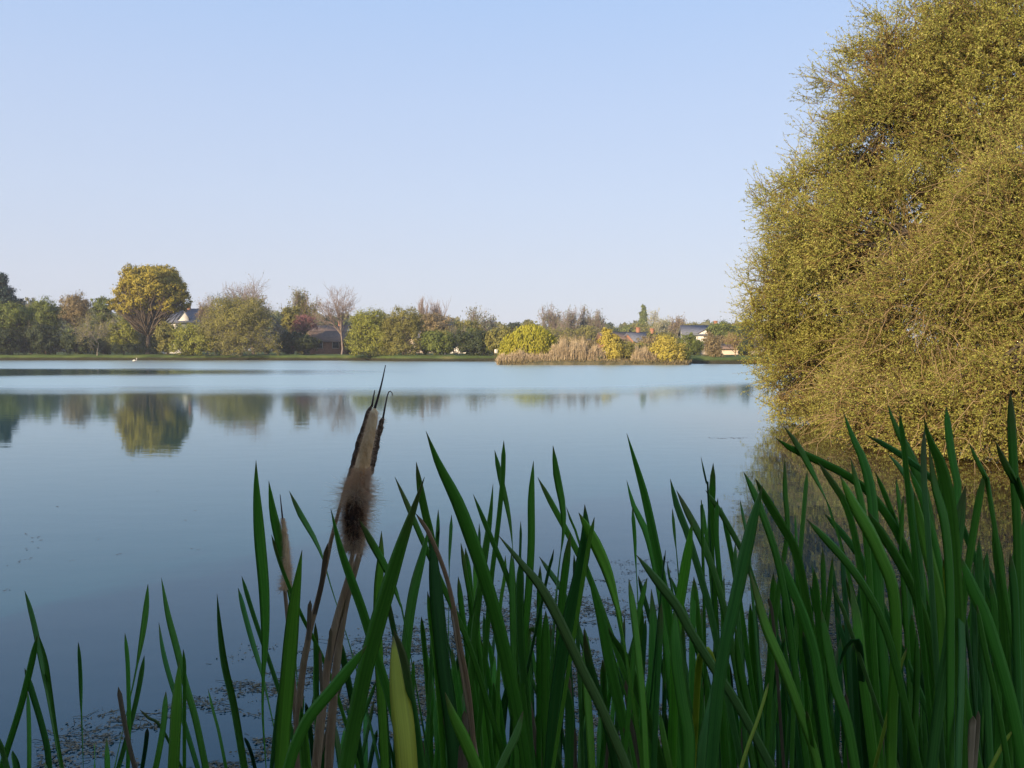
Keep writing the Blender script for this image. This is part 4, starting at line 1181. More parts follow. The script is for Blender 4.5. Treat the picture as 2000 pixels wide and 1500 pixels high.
plant('broad bright green leaf with a rounded tip in the lower left', 1.25, ['29 l 350,1291 347,1340 343,1400 338,1500', '13 g 324,1350 320,1410 312,1460 302,1510'])
plant('low leaves barely rising above the bottom edge at the left', 1.35, ['12 g 208,1441 209,1470 210,1510', '9 g 184,1449 185,1475 184,1510', '9 k 288,1422 284,1460 276,1510', '6 k 273,1386 290,1402 318,1426'])
plant('tall pale-tipped leaf leaning left, alone between the lower left clumps', 1.15, ['25 g 424,1160 429,1230 438,1300 456,1380 478,1510 n', '11 g 406,1345 415,1385 427,1430 443,1510', '9 k 478,1440 490,1470 500,1510'])
plant('slim leaves crossing low behind the tall twisted leaf left of the seed heads', 1.45, ['12 b 465,1148 478,1200 492,1250 506,1295 518,1340 p1345', '11 b 472,1125 488,1180 505,1232 525,1290 545,1350 570,1430'])
plant('tall twisted leaf left of the seed heads, wide above and edge-on below', 1.05, ['25 g 500,899 501,960 507,1050 516,1150 519,1250 515,1330 514,1400 520,1500 p1330 t8.5'])
plant('leaf with a brownish tip hiding the small thin seed head', 1.1, ['21 g 525,939 533,1000 547,1060 561,1120 570,1175 575,1240 p1190 t6.5'])
plant('leaning leaf crossing left to right below the small seed head', 1.12, ['11 g 530,1044 546,1098 566,1150 590,1205 622,1268 652,1340 680,1430 702,1510', '12 k 570,1190 562,1260 550,1330 538,1420 530,1500'])
plant('bright broad leaf rising left of the brown stalks', .92, ['34 l 590,1074 584,1115 574,1190 565,1290 556,1400 549,1510 t8.5', '28 g 588,1378 592,1440 598,1510 z-.1'])
plant('slender leaf between the small and large seed heads, twisted thin in the middle', 1.2, ['13 b 565,959 587,1005 612,1047 630,1087 645,1140 664,1200 690,1284 712,1370 732,1450 p1092'])
plant('leaf crossing in front of the large fluffy seed head', .88, ['27 g 646,993 664,1070 688,1140 706,1190 726,1255 750,1330 772,1410 790,1500 t8.5'])
plant('big leaf leaning right below the fluffy head, the widest crossing leaf', .82, ['38 g 829,932 804,1005 780,1075 757,1150 738,1215 715,1300 698,1380 676,1500 n', '27 g 717,1260 690,1295 650,1345 603,1402 575,1460 560,1510 z-.05'])
plant('upright light green leaf just right of the fluffy seed head', 1.0, ['21 l 745,1037 744,1090 739,1150 738,1230 742,1320 748,1420', '16 g 702,1015 726,1060 748,1098 768,1140 782,1180 792,1225 p1190'])
plant('pale yellow-green leaf, the widest and nearest, at the bottom edge', .72, ['53 y 768,1242 774,1300 783,1370 791,1440 797,1520', '22 k 768,1228 786,1280 798,1340 812,1420'])
plant('bright leaves at the bottom edge right of the pale one, splayed like a V', .8, ['28 l 869,1352 884,1395 905,1440 935,1510', '18 p 1022,1388 1008,1435 988,1475 970,1515'])
plant('leaf pair right of the fluffy head leaning left over the open water', 1.15, ['13 g 771,931 795,984 823,1050 850,1110 872,1160 900,1220 930,1300 t8.5', '17 g 813,902 820,950 830,1000 842,1050 850,1110 856,1200 870,1300', '9 b 856,995 855,1040 852,1090'])
plant('long straight leaf leaning left, the tallest in the middle of the stand', 1.0, ['31 g 832,842 856,905 893,980 925,1065 950,1140 975,1230 1000,1340 1020,1450 t8.5'])
plant('broad leaves standing close together left of the middle of the stand', .98, ['29 g 838,1030 826,1080 808,1150 797,1220 790,1300 786,1400', '34 k 842,1035 848,1110 856,1200 866,1300 880,1400 890,1500', '14 l 835,1155 842,1215 850,1280 856,1350'])
plant('dead brown leaf with a hooked tip leaning left among the middle leaves', .93, ['9 s 812,1003 838,1042 868,1115 886,1185 898,1255 916,1350 930,1500', '12 d 880,1186 886,1210 893,1245'], group='dead cattail stalks')
plant('small slim leaves over the water in the middle gap', 1.5, ['8 b 882,1005 880,1050 878,1090 877,1150 p1110', '7 b 936,1022 936,1060 934,1110', '9 b 965,1085 960,1140 955,1200', '6 k 1017,1018 1017,1050 1016,1080'])
plant('long hair-tipped leaf with a second crossing it, middle of the stand', 1.05, ['19 g 963,945 957,1010 944,1100 932,1185 922,1290 915,1400 n', '15 g 924,965 944,1015 966,1068 988,1120 1004,1180 1012,1250'])
plant('two leaf tips crossing like scissors high in the middle', 1.25, ['13 g 966,879 977,930 990,985 998,1030 1002,1080 1008,1160 p1075', '11 g 984,860 982,930 978,975 971,1040 962,1110 955,1180'])
plant('broad upright leaf in the middle with a long parallel-sided blade', 1.08, ['18 g 1042,900 1038,970 1038,1060 1033,1150 1026,1230 1018,1340 1012,1450 t6.5', '19 b 1018,1088 1015,1150 1016,1230 1022,1320 1030,1420', '17 g 999,1078 1001,1150 1003,1240 1006,1360 1010,1500'])
plant('short dark green leaves crowded below the middle of the stand', 1.15, ['14 g 895,1126 902,1190 912,1260 925,1350 935,1450', '11 g 900,1060 910,1120 924,1200 938,1290', '15 g 909,1070 918,1150 925,1240 930,1340', '15 l 927,1077 930,1150 932,1230 940,1330', '14 g 882,1262 888,1310 896,1370 905,1450', '8 l 987,1085 986,1125 980,1160 976,1200 975,1250'])
plant('pale-tipped leaf arching from upper left to lower right across the stand', .9, ['23 p 973,1045 1020,1102 1056,1146 1094,1215 1136,1305 1178,1390 1225,1500 n'])
plant('high leaf leaning left with a slim leaf crossing it, right of the middle', 1.12, ['18 g 1080,870 1088,930 1099,985 1102,1035 1094,1090 1088,1150 1080,1260 1075,1380 p1090', '15 g 1050,932 1078,985 1109,1042 1132,1088 1160,1150', '5 g 1106,990 1118,1025 1132,1062'])
plant('light green leaf over a dark one, forming an inverted V right of the middle', .95, ['27 l 1130,1001 1155,1046 1184,1108 1203,1170 1216,1235 p1240', '30 k 1142,985 1145,1040 1140,1085 1128,1140 1112,1205 1094,1305 1082,1400 1075,1500', '10 l 1161,1010 1154,1045 1148,1075'])
plant('leaves in a bunch below the inverted V', 1.05, ['18 g 1114,1040 1106,1100 1098,1170 1092,1260 1086,1370', '14 b 1053,1087 1076,1120 1096,1150 1116,1195 1140,1260', '14 g 1055,1104 1054,1170 1053,1250 1053,1350', '7 k 1082,1072 1076,1100 1067,1134', '9 b 1121,1083 1123,1120 1125,1160', '22 g 1066,1192 1066,1270 1066,1380 1068,1500'])
plant('straight leaf slanting down to the right below the light green one', .95, ['28 g 1143,1090 1160,1155 1175,1215 1192,1305 1214,1400 1238,1520 t8.5', '21 l 1140,1245 1146,1340 1152,1420 1158,1520'])
plant('tall hair-tipped leaf reaching high over the water right of the middle', 1.1, ['21 g 1224,846 1238,894 1257,960 1271,1022 1286,1095 1300,1170 1312,1240 1325,1330 1335,1450 n'])
plant('blunt leaf beside the tall hair-tipped one, with a thin twisted neighbour', 1.15, ['19 g 1224,938 1238,988 1262,1037 1278,1095 1290,1160 1300,1240 t8.5', '9 g 1235,990 1240,1050 1242,1100 1246,1180 1248,1260 p1115'])
plant('light upright leaf with a pale-tipped blade crossing to the right', .95, ['21 l 1228,1130 1238,1195 1248,1285 1256,1370 1262,1480', '21 p 1243,1084 1280,1130 1322,1184 1350,1235 1388,1295 1440,1375 1505,1495'])
plant('leaves of mixed width standing right of the light upright leaf', 1.05, ['12 g 1264,1128 1255,1165 1246,1210 1238,1280', '25 g 1272,1150 1277,1230 1276,1310 1270,1400 1268,1500', '15 b 1292,1176 1290,1230 1286,1300 1282,1380', '4 k 1300,1074 1297,1100 1294,1125', '5 b 1303,1098 1308,1130 1314,1160', '16 l 1289,1388 1296,1440 1310,1510'])
plant('blunt leaf tips clustered in front of the bright water, right of the middle', 1.15, ['16 b 1309,935 1322,988 1340,1035 1356,1085 1375,1150 1395,1230', '20 g 1321,957 1343,1000 1370,1052 1388,1098 1410,1170 1430,1260', '23 l 1352,1018 1344,1075 1332,1150 1322,1220 1318,1320 z-.1', '9 g 1313,993 1318,1045 1324,1110 1328,1180 p1090'])
plant('upright leaf with a spiky thin flower-stem-like tip beside it', 1.3, ['15 g 1393,904 1391,960 1388,1030 1390,1110 1396,1190', '4 k 1369,892 1375,922 1382,955 1384,990', '12 p 1378,957 1404,995 1430,1040 1450,1078 1470,1130', '9 g 1369,976 1376,1020 1384,1080 1392,1150', '8 g 1370,976 1371,1000 1372,1035'])
plant('slim blades crossing over the bright water near the willow reflection', 1.25, ['12 g 1402,973 1399,1040 1406,1130 1414,1220', '11 g 1409,990 1420,1040 1430,1090 1440,1150 1452,1220', '9 b 1445,975 1452,1010 1460,1050 1465,1100', '13 b 1436,1060 1437,1110 1440,1180 1446,1270'])
plant('wide green leaf at the bottom right of the middle with a rounded upper end', .95, ['31 g 1318,1190 1322,1280 1334,1370 1345,1440 1345,1520', '25 b 1405,1284 1392,1370 1376,1440 1368,1520'])
plant('blunt double leaf arching left before the brown reflection', 1.05, ['18 g 1452,921 1471,958 1490,1005 1511,1065 1525,1120 1536,1180 1548,1260', '20 g 1475,934 1498,978 1529,1030 1552,1072 1566,1130 1580,1210 1598,1310 1618,1420 1640,1510 z-.06'])
plant('strong leaf leaning right, crossing the blunt double leaf', .9, ['30 b 1490,946 1474,1003 1456,1078 1432,1190 1418,1250 1404,1330 1395,1420'])
plant('upright leaf standing against the brown reflection of the willows', 1.15, ['15 g 1533,894 1534,960 1539,1035 1528,1110 1518,1180 1510,1280', '11 g 1577,918 1571,990 1565,1060 1560,1130 1556,1220', '9 g 1553,1000 1556,1060 1559,1120'])
plant('long arching leaf pointing left, with a second leaf crossing under its tip', 1.0, ['19 g 1514,855 1543,875 1582,893 1640,921 1690,955 1735,1010 1770,1080 1790,1170', '17 g 1530,832 1556,866 1582,912 1604,955 1618,985 1632,1030 1650,1090 p1000'])
plant('tall leaf leaning left against the lit willow, leftmost of the tall ones there', 1.0, ['27 g 1647,804 1664,850 1687,900 1702,960 1708,1030 1714,1120 1722,1240 1735,1400 t8.5', '15 g 1598,903 1625,942 1650,982 1668,1040 1680,1110 1690,1200', '17 g 1661,894 1674,945 1686,1000 1694,1070 1700,1150'])
plant('thin bluish leaf pointing upper left above the crowded right-hand leaves', 1.1, ['13 b 1690,849 1730,870 1772,897 1812,928 1850,970 1880,1030', '15 b 1733,885 1767,925 1782,970 1792,1040 1800,1120'])
plant('tall leaf rising before the lit willow, second of the tall ones', 1.05, ['27 g 1733,786 1748,831 1770,872 1790,918 1806,970 1818,1040 1830,1140 t8.5', '12 g 1757,805 1762,850 1768,900'])
plant('broad pointed leaf rising before the lit willow, third of the tall ones', .95, ['32 g 1804,813 1815,858 1835,900 1848,955 1856,1020 1862,1100 1868,1200 1872,1330 t8.5', '14 b 1806,835 1804,900 1808,980 1815,1070'])
plant('straight upright leaf with a rounded tip, fourth of the tall ones', 1.15, ['18 g 1848,792 1853,845 1861,900 1871,950 1866,1010 1858,1080 1852,1170'])
plant('tall straight leaf near the right edge, the highest leaf of all', 1.0, ['23 g 1973,763 1977,840 1981,920 1986,1000 1989,1090 1990,1200 1992,1350 1994,1500', '15 g 1944,861 1962,904 1985,945 2005,990', '11 g 1892,864 1910,903 1926,935 1935,980'])
plant('leaf leaning right, right of the rounded-tip leaf', 1.1, ['18 g 1926,913 1912,980 1897,1070 1885,1150 1876,1250', '21 g 1940,1020 1950,1090 1958,1170 1964,1270 1968,1400'])
plant('bluish broad leaf standing upright in the right-hand crowd', .88, ['27 b 1886,948 1877,1000 1868,1080 1862,1160 1856,1240 1842,1330 1828,1430', '21 b 1874,1128 1878,1200 1880,1270 1878,1350 1874,1450 z-.05'])
plant('bright leaf bending down to the right, the longest in the right-hand crowd', .85, ['34 l 1640,927 1668,985 1699,1038 1724,1092 1744,1145 1752,1230 1750,1300 1745,1380 1742,1520', '18 g 1575,1014 1618,1058 1662,1108 1700,1165 1730,1230 1755,1320'])
plant('dark blades fanned behind the bright bending leaf', 1.1, ['15 b 1610,1003 1640,1036 1672,1078 1700,1130', '20 g 1695,999 1724,1045 1756,1096 1790,1165 1815,1240 1830,1340', '11 g 1709,921 1728,965 1745,1010 1760,1060', '13 g 1750,930 1755,970 1760,1010 1764,1080', '17 g 1765,966 1761,1040 1764,1120 1770,1210'])
plant('bright green leaves overlapping in the right-hand crowd', .9, ['27 l 1785,960 1798,1015 1815,1090 1832,1160 1840,1240 1838,1330 1830,1430', '33 g 1814,870 1826,945 1843,1003 1853,1075 1857,1160 1858,1250 1858,1380', '15 u 1842,1092 1850,1140 1858,1200 1860,1280'])
plant('broad blades leaning left toward the lower right corner', .9, ['29 g 1876,1085 1898,1145 1925,1205 1952,1290 1974,1370 1990,1450', '20 b 1973,1080 1982,1160 1986,1260 1990,1360', '15 g 1775,915 1800,972 1818,1030 1835,1100'])
plant('bright leaf slanting to the lower right before the dark gap', .88, ['31 l 1464,1115 1482,1175 1500,1232 1532,1305 1562,1385 1592,1470 1605,1530', '22 g 1526,1085 1548,1150 1572,1210 1594,1290 1606,1380 1622,1500'])
plant('upright blade with a paler midrib beside the dark gap', .95, ['27 g 1604,1190 1618,1270 1632,1340 1655,1410 1675,1520', '24 l 1661,1140 1674,1210 1683,1290 1694,1380 1712,1520', '9 p 1625,1142 1640,1178 1655,1213'])
plant('short bright leaves low in the right-hand crowd', .9, ['17 l 1841,1336 1838,1390 1826,1450 1815,1520', '12 u 1985,1420 1962,1450 1930,1510', '13 g 1908,1180 1922,1260 1940,1340 1958,1430', '8 u 1772,1264 1763,1290 1756,1312', '26 g 1790,1230 1792,1320 1788,1420 1785,1520', '11 l 1575,1388 1583,1430 1595,1510'])
plant('thin yellow-green blade rising at an angle from the bottom edge', .85, ['10 u 1502,1333 1482,1400 1460,1460 1442,1520'])
plant('leaf at the far right edge with its lower half in deep shade', 1.05, ['19 g 2004,1000 1998,1080 1996,1180 1999,1300', '20 g 1935,1130 1946,1220 1950,1320 1948,1450', '17 b 1912,1050 1914,1130 1920,1220'])
plant('green blades filling the gap between the V leaves and the middle stand', 1.0, ['24 g 1181,1216 1200,1250 1222,1285 1245,1350 1272,1425 1298,1520', '22 b 1091,1303 1110,1370 1112,1430 1110,1520', '11 p 1217,1420 1226,1460 1236,1520', '17 k 1140,1230 1150,1290 1170,1360 1190,1440', '25 g 1436,1220 1444,1290 1460,1370 1480,1450'])
plant('crossed thin blades around the foot of the brown stalks', 1.3, ['14 k 661,1240 676,1310 690,1380 700,1450', '14 g 616,1216 617,1290 618,1370 620,1450', '10 g 654,1414 660,1450 668,1510', '12 k 742,1290 748,1350 754,1420', '9 b 735,1330 720,1370 700,1420'])

# many plants further back in the stand: look-alikes, darker, filling the lower part
def back_stand(n, px0, px1, top0, top1, D0, D1, label, seed, tones='gkgbk'):
    rng = np.random.default_rng(seed); rr = random.Random(seed)
    for i in range(n):
        x = px0 + (px1 - px0) * (i + rng.uniform(.1, .9)) / n
        D = rng.uniform(D0, D1)
        lv = []
        for j in range(rr.choice([3, 4, 4, 5])):
            t = rng.uniform(top0, top1); lean = rng.normal(-.02, .12)
            bx = x + rng.uniform(-16, 16); H = 1540 - t
            dd = rng.uniform(-1, 1) * .08
            lv.append('%d %s %d,%d %d,%d %d,%d %d,%d' % (rng.uniform(15, 24) / D, rr.choice(tones), bx + lean * H, t, bx + lean * H * (.62 + dd), t + H * .33, bx + lean * H * .28, t + H * .66, bx, 1540))
        plant(label, D, lv, group='look-alike cattails at the back of the stand', root=x)
back_stand(26, 800, 1330, 1150, 1420, 1.35, 1.95, 'dark slim cattail leaves crowded behind the broad ones in the middle', 5)
back_stand(17, 1330, 1600, 1090, 1400, 1.35, 1.95, 'dark slim cattail leaves crowded behind the broad ones, right of the middle', 6)
back_stand(36, 1560, 2030, 1060, 1330, 1.2, 1.8, 'dark cattail leaves packed behind the bright ones in the lower right', 7)
back_stand(5, 560, 800, 1300, 1460, 1.5, 2.0, 'low dark cattail leaves behind the feet of the brown stalks', 8)

# ------------------------------------------------------------------ brown stalks and seed heads
FLUFF = foliage_mat('seed_fluff', [(0.74, 0.52, 0.34), (0.95, 0.74, 0.52), (1.0, 0.88, 0.70)], trans=.6, clump=30)
DARKCORE = rough_mat('seed_core_dark', (0.012, 0.006, 0.004), (0.06, 0.028, 0.016), 160, bump=.8)
HEADM = rough_mat('seed_head_tan', (0.55, 0.26, 0.08), (1.0, 0.74, 0.42), 45, bump=.7, stretch=(1, 1, .35))
HEADD = rough_mat('seed_head_dark', (0.06, 0.035, 0.022), (0.24, 0.15, 0.09), 90, bump=.7)
STEMM = rough_mat('stalk_dry', (0.20, 0.11, 0.05), (0.42, 0.28, 0.16), 12, bump=.4, stretch=(6, 6, .6))
SPIKE = rough_mat('spike_dark', (0.03, 0.022, 0.02), (0.09, 0.06, 0.05), 60, bump=.3)

def pxpath(pts, D, n=20, lean=0.0):
    c = catmull(pts, n); f = np.linspace(0, 1, n)
    return np.array([P(a, b, D + lean * (1 - q)) for (a, b), q in zip(c, f)])
def to_root(path, root):
    a0 = path[-1]; t0 = unit(path[-1] - path[-3]); h = np.linalg.norm(root - a0); t = np.linspace(0, 1, 9)[1:, None]
    B1 = a0 + t0 * h * .4; B2 = root + np.array([0, 0, h * .4])
    return np.vstack([path, (1 - t) ** 3 * a0 + 3 * t * (1 - t) ** 2 * B1 + 3 * t * t * (1 - t) * B2 + t ** 3 * root])
def tube_obj(name, path, rad, mat, parent, k=10, bumpy=0.0, seed=1):
    rng = np.random.default_rng(seed)
    mb = MB(); mb.tubes(path, rad, k)
    if bumpy:
        V = mb.v[0].reshape(len(path), k, 3); c = path[:, None]
        V = c + (V - c) * (1 + rng.normal(0, bumpy, (len(path), k, 1))); mb.v = [V.reshape(-1, 3)]
    mb.v = [v - world_org(parent) for v in mb.v]
    return mb.build(name, mat, parent, smooth=True)
def hairs(name, C, Dr, L, mat, parent, rad=.00011, seed=1, curl=.35):
    rng = np.random.default_rng(seed)
    m = len(C); t = np.linspace(0, 1, 4)[None, :, None]
    Pt = C[:, None] + Dr[:, None] * t * L[:, None, None] + rng.normal(0, curl, (m, 1, 3)) * (t ** 2) * L[:, None, None]
    mb = MB(); mb.tubes(Pt, np.array([[1, .9, .7, .3]]) * rad * rng.uniform(.7, 1.5, (m, 1)), 3)
    mb.v = [v - world_org(parent) for v in mb.v]
    return mb.build(name, mat, parent)
def fluff_along(path, r_of, n, Lr, seed, down=.3):
    """hair roots on a tube surface, pointing out"""
    rng = np.random.default_rng(seed)
    f = rng.uniform(0, 1, n) * (len(path) - 1); i = np.minimum(f.astype(int), len(path) - 2)
    c = path[i] + (path[i + 1] - path[i]) * (f - i)[:, None]
    T = unit(path[-1] - path[0]); o = rng.normal(0, 1, (n, 3)); o -= (o @ T)[:, None] * T; o = unit(o)
    r = r_of(f / (len(path) - 1))
    return c + o * (r * rng.uniform(.5, 1, n))[:, None], unit(o + T * rng.normal(down, .4, (n, 1))), rng.uniform(Lr[0], Lr[1], n)

SG = 'cattail stalks with seed heads'
def stalk(label, D, spine_px, root_px, group=SG):
    root = np.array([X(root_px, D), D, 0.0])
    r = empty('cattail_stalk', root, label, 'cattail', group)
    return r, np.array(root) + np.array([0, 0, -.12])
# B: the big fluffy one in front
D = 1.0
r, rt = stalk('brown cattail stalk with the large fluffy bursting seed head', D, None, 560)
st = to_root(pxpath([(690, 1075), (680, 1130), (661, 1194), (648, 1250), (641, 1290), (634, 1350), (624, 1430), (617, 1500)], D), rt)
tube_obj('stem', st, np.interp(np.linspace(0, 1, len(st)), [0, .1, .3, .5, 1], [.0024, .0036, .0042, .005, .007]), STEMM, r, 10, .05)
hp = pxpath([(732, 797), (727, 825), (719, 860), (712, 890), (706, 917), (700, 948), (695, 985), (692, 1010), (692, 1040), (690, 1075)], D, 40)
t = np.linspace(0, 1, 40)
hr = np.interp(t, [0, .015, .05, .12, .25, .42, .52, .8, 1], [.0012, .0040, .0050, .0060, .0072, .0086, .0092, .008, .0030])
ho = tube_obj('seed_head', hp, hr, HEADM, r, 22, .03)
tube_obj('spike', pxpath([(753, 713), (747, 742), (740, 770), (732, 797)], D, 8), np.linspace(.0005, .0016, 8), SPIKE, r, 6)
tube_obj('core', hp[22:38] + np.array([.0006, -.0062, 0]) + RNG.normal(0, .0007, (16, 3)), np.array([.001, .0022, .0036, .0048, .0066, .0076, .0086, .0088, .0092, .0094, .0092, .0086, .0074, .006, .004, .002]) * .84, DARKCORE, ho, 22, .2, 5)
lower = hp[16:]
C_, D_, L_ = fluff_along(lower, lambda f: .0100 * (1 - .4 * f), 17000, (.003, .0150), 3)
L_ = L_ * np.interp(np.clip((hp[16, 2] - C_[:, 2]) / (hp[16, 2] - hp[-1, 2]), 0, 1), [0, .12, .3, .65, 1], [.12, .55, 1.15, 1.1, .7])
fr = (D_[:, 1] < -.25)                       # the burst opening shows the dark core on the side facing the camera
f_ = np.clip((hp[16, 2] - C_[:, 2]) / (hp[16, 2] - hp[-1, 2]), 0, 1)
open_ = fr & (f_ > .36) & (f_ < .84) & (np.abs(C_[:, 0] - np.interp(f_, [0, 1], [lower[0, 0], lower[-1, 0]])) < .009) & (RNG.uniform(0, 1, len(C_)) < .95)
C_, D_, L_ = C_[~open_], D_[~open_], L_[~open_]
hairs('fluff', C_, D_, L_, FLUFF, r, rad=.00013, seed=4, curl=.5)
BROWNH = foliage_mat('seed_fluff_brown', [(0.08, 0.035, 0.018), (0.26, 0.12, 0.06), (0.55, 0.34, 0.2)], trans=.3, clump=60)
C_, D_, L_ = fluff_along(hp[22:39] + np.array([.0004, -.004, 0]), lambda f: .0085 * np.sin(np.clip(f * 1.05, .05, 1) * 3.14) ** .5 + .001, 5200, (.001, .0065), 43)
hairs('torn_fluff', C_, D_, L_, BROWNH, ho, rad=.00013, seed=44, curl=.9)
C_, D_, L_ = fluff_along(hp[1:26], lambda f: np.interp(f, [0, .3, .8, 1], [.0055, .0085, .0098, .0098]), 5000, (.0008, .0028), 13)
hairs('fuzz', C_, D_, L_, FLUFF, ho, rad=.00009, seed=14)
# broken leaf stubs by the stalk
def stub(parent, pts, w, D, col='d', name='dry_leaf'):
    c = pxpath(pts, D, 8)
    blade(c, w / F * D, name, parent, np.array(TONE[col]), taper=.6, phi0=.2)
stub(r, [(646, 1226), (645, 1250), (643, 1290)], 6, .985)
stub(r, [(625, 1268), (626, 1300), (628, 1350)], 6, .985)
stub(r, [(676, 1170), (660, 1215), (646, 1280), (634, 1360)], 11, 1.012, 's')
# A: thin old spike on the left
D = 1.03
r, rt = stalk('brown cattail stalk with a thin bare dark spike, left of the fluffy head', D, None, 545)
st = to_root(pxpath([(676, 945), (664, 990), (649, 1045), (636, 1104), (620, 1175), (610, 1210), (600, 1260), (590, 1320), (583, 1400), (578, 1500)], D), rt)
tube_obj('stem', st, np.interp(np.linspace(0, 1, len(st)), [0, .12, .2, .5, 1], [.0018, .0022, .0030, .0042, .0065]), STEMM, r, 10, .05, 2)
hp = pxpath([(725, 793), (719, 807), (711, 832), (702, 860), (689, 910), (678, 945)], D - .02, 26)
tube_obj('seed_head', hp, np.interp(np.linspace(0, 1, 26), [0, .06, .5, 1], [.001, .0028, .0034, .003]), HEADD, r, 10, .12, 3)
tube_obj('spike', pxpath([(732, 762), (729, 778), (726, 795)], D, 6), np.linspace(.0005, .0014, 6), SPIKE, r, 6)
stub(r, [(640, 1061), (635, 1090), (628, 1140), (615, 1200)], 9, 1.02, 's')
stub(r, [(606, 1172), (604, 1200), (602, 1250)], 8, 1.02)
stub(r, [(604, 1240), (592, 1300), (584, 1380), (580, 1440)], 12, 1.045, 's')
# C: thin old spike on the right
D = 1.05
r, rt = stalk('brown cattail stalk with a dark spike hooked at its tip, right of the fluffy head', D, None, 600)
st = to_root(pxpath([(718, 930), (712, 1000), (706, 1065), (694, 1110), (680, 1160), (668, 1220), (658, 1290), (650, 1380), (642, 1500)], D), rt)
tube_obj('stem', st, np.interp(np.linspace(0, 1, len(st)), [0, .2, .5, 1], [.0022, .0038, .005, .007]), STEMM, r, 10, .05, 4)
hp = pxpath([(748, 815), (744, 830), (736, 860), (726, 912), (719, 936)], D, 26)
tube_obj('seed_head', hp, np.interp(np.linspace(0, 1, 26), [0, .06, .4, .8, 1], [.0012, .0032, .0042, .0036, .002]), HEADD, r, 10, .16, 5)
C_, D_, L_ = fluff_along(hp, lambda f: .0035 + 0 * f, 900, (.001, .004), 23)
hairs('fluff', C_, D_, L_, FLUFF, r, rad=.0001, seed=24)
tube_obj('spike', pxpath([(767, 773), (765, 766), (761, 764), (757, 771), (752, 795), (748, 817)], D, 14), np.linspace(.0005, .0013, 14), SPIKE, r, 6)
# small thin head half hidden left
D = 1.15
r, rt = stalk('small thin cattail head half hidden behind a leaf, left of the big one', D, None, 600)
st = to_root(pxpath([(556, 1150), (562, 1210), (570, 1300), (580, 1420), (588, 1500)], D), rt)
tube_obj('stem', st, np.linspace(.0025, .006, len(st)), STEMM, r, 8)
hp = pxpath([(552, 1012), (556, 1040), (560, 1080), (561, 1120), (556, 1152)], D, 20)
tube_obj('seed_head', hp, np.interp(np.linspace(0, 1, 20), [0, .1, .6, 1], [.001, .0026, .0038, .003]), HEADM, r, 10, .15, 6)
C_, D_, L_ = fluff_along(hp, lambda f: .002 + .0045 * f, 4200, (.001, .008), 33)
hairs('fluff', C_, D_, L_ * np.interp((hp[0, 2] - C_[:, 2]) / (hp[0, 2] - hp[-1, 2]), [0, .5, 1], [.4, .6, 1.2]), FLUFF, r, rad=.00011, seed=34)
tube_obj('spike', pxpath([(547, 966), (549, 985), (552, 1014)], D, 6), np.linspace(.0005, .0013, 6), SPIKE, r, 6)

# dead stubs
def dead(label, D, root_px, blades):
    root = np.array([X(root_px, D), D, 0.0])
    r = empty('dead_stalk', root, label, 'dead stalk', 'dead cattail stalks')
    for i, (pts, w, col) in enumerate(blades):
        path = to_root(pxpath(pts, D + i * .012, 12), root + np.array([0.01 * i, 0, -.12]))
        blade(path, w / F * D, 'leaf', r, np.array(TONE[col]) * brng.uniform(.9, 1.1), taper=.5, phi0=.1)
TONE['e'] = (0.55, 0.40, 0.24)
dead('broken brown stub of a dead stalk in the lower left', 1.4, 275, [([(231, 1341), (240, 1395), (252, 1455), (266, 1510)], 9, 'd')])
dead('split pale straw-coloured stub at the lower right', .9, 1895, [([(1901, 1398), (1898, 1440), (1893, 1520)], 15, 'e'), ([(1911, 1388), (1909, 1440), (1902, 1520)], 9, 'e')])
dead('pale dry stub low in the middle right of the pale leaf', .95, 905, [([(907, 1387), (910, 1440), (906, 1530)], 12, 'd'), ([(902, 1450), (899, 1490), (896, 1540)], 10, 'd')])
dead('short curled brown leaf remains by the bottom edge right of the middle', 1.0, 1350, [([(1350, 1452), (1353, 1480), (1350, 1530)], 10, 's'), ([(1500, 1168), (1507, 1190), (1512, 1230)], 6, 'd')])
dead('faded brown dead leaf standing in the water gap of the middle stand', 1.35, 1112, [([(1108, 1310), (1112, 1370), (1116, 1440), (1118, 1520)], 13, 'd')])
dead('dead brown blade bent in the dark gap at the lower right', 1.2, 1690, [([(1697, 1280), (1706, 1330), (1712, 1400), (1720, 1500)], 12, 's')])

_r = np.random.default_rng(314)
for i_ in range(22):
    x_ = _r.uniform(560, 1960); t_ = _r.uniform(1290, 1460); ln = _r.normal(0, .18); h_ = 1540 - t_
    dead('thin dry brown cattail blade low among the green leaves', _r.uniform(1.1, 1.7), x_, [([(x_ + ln * h_, t_), (x_ + ln * h_ * .5, t_ + h_ * .5), (x_, 1540)], _r.uniform(6, 11), 'd')])
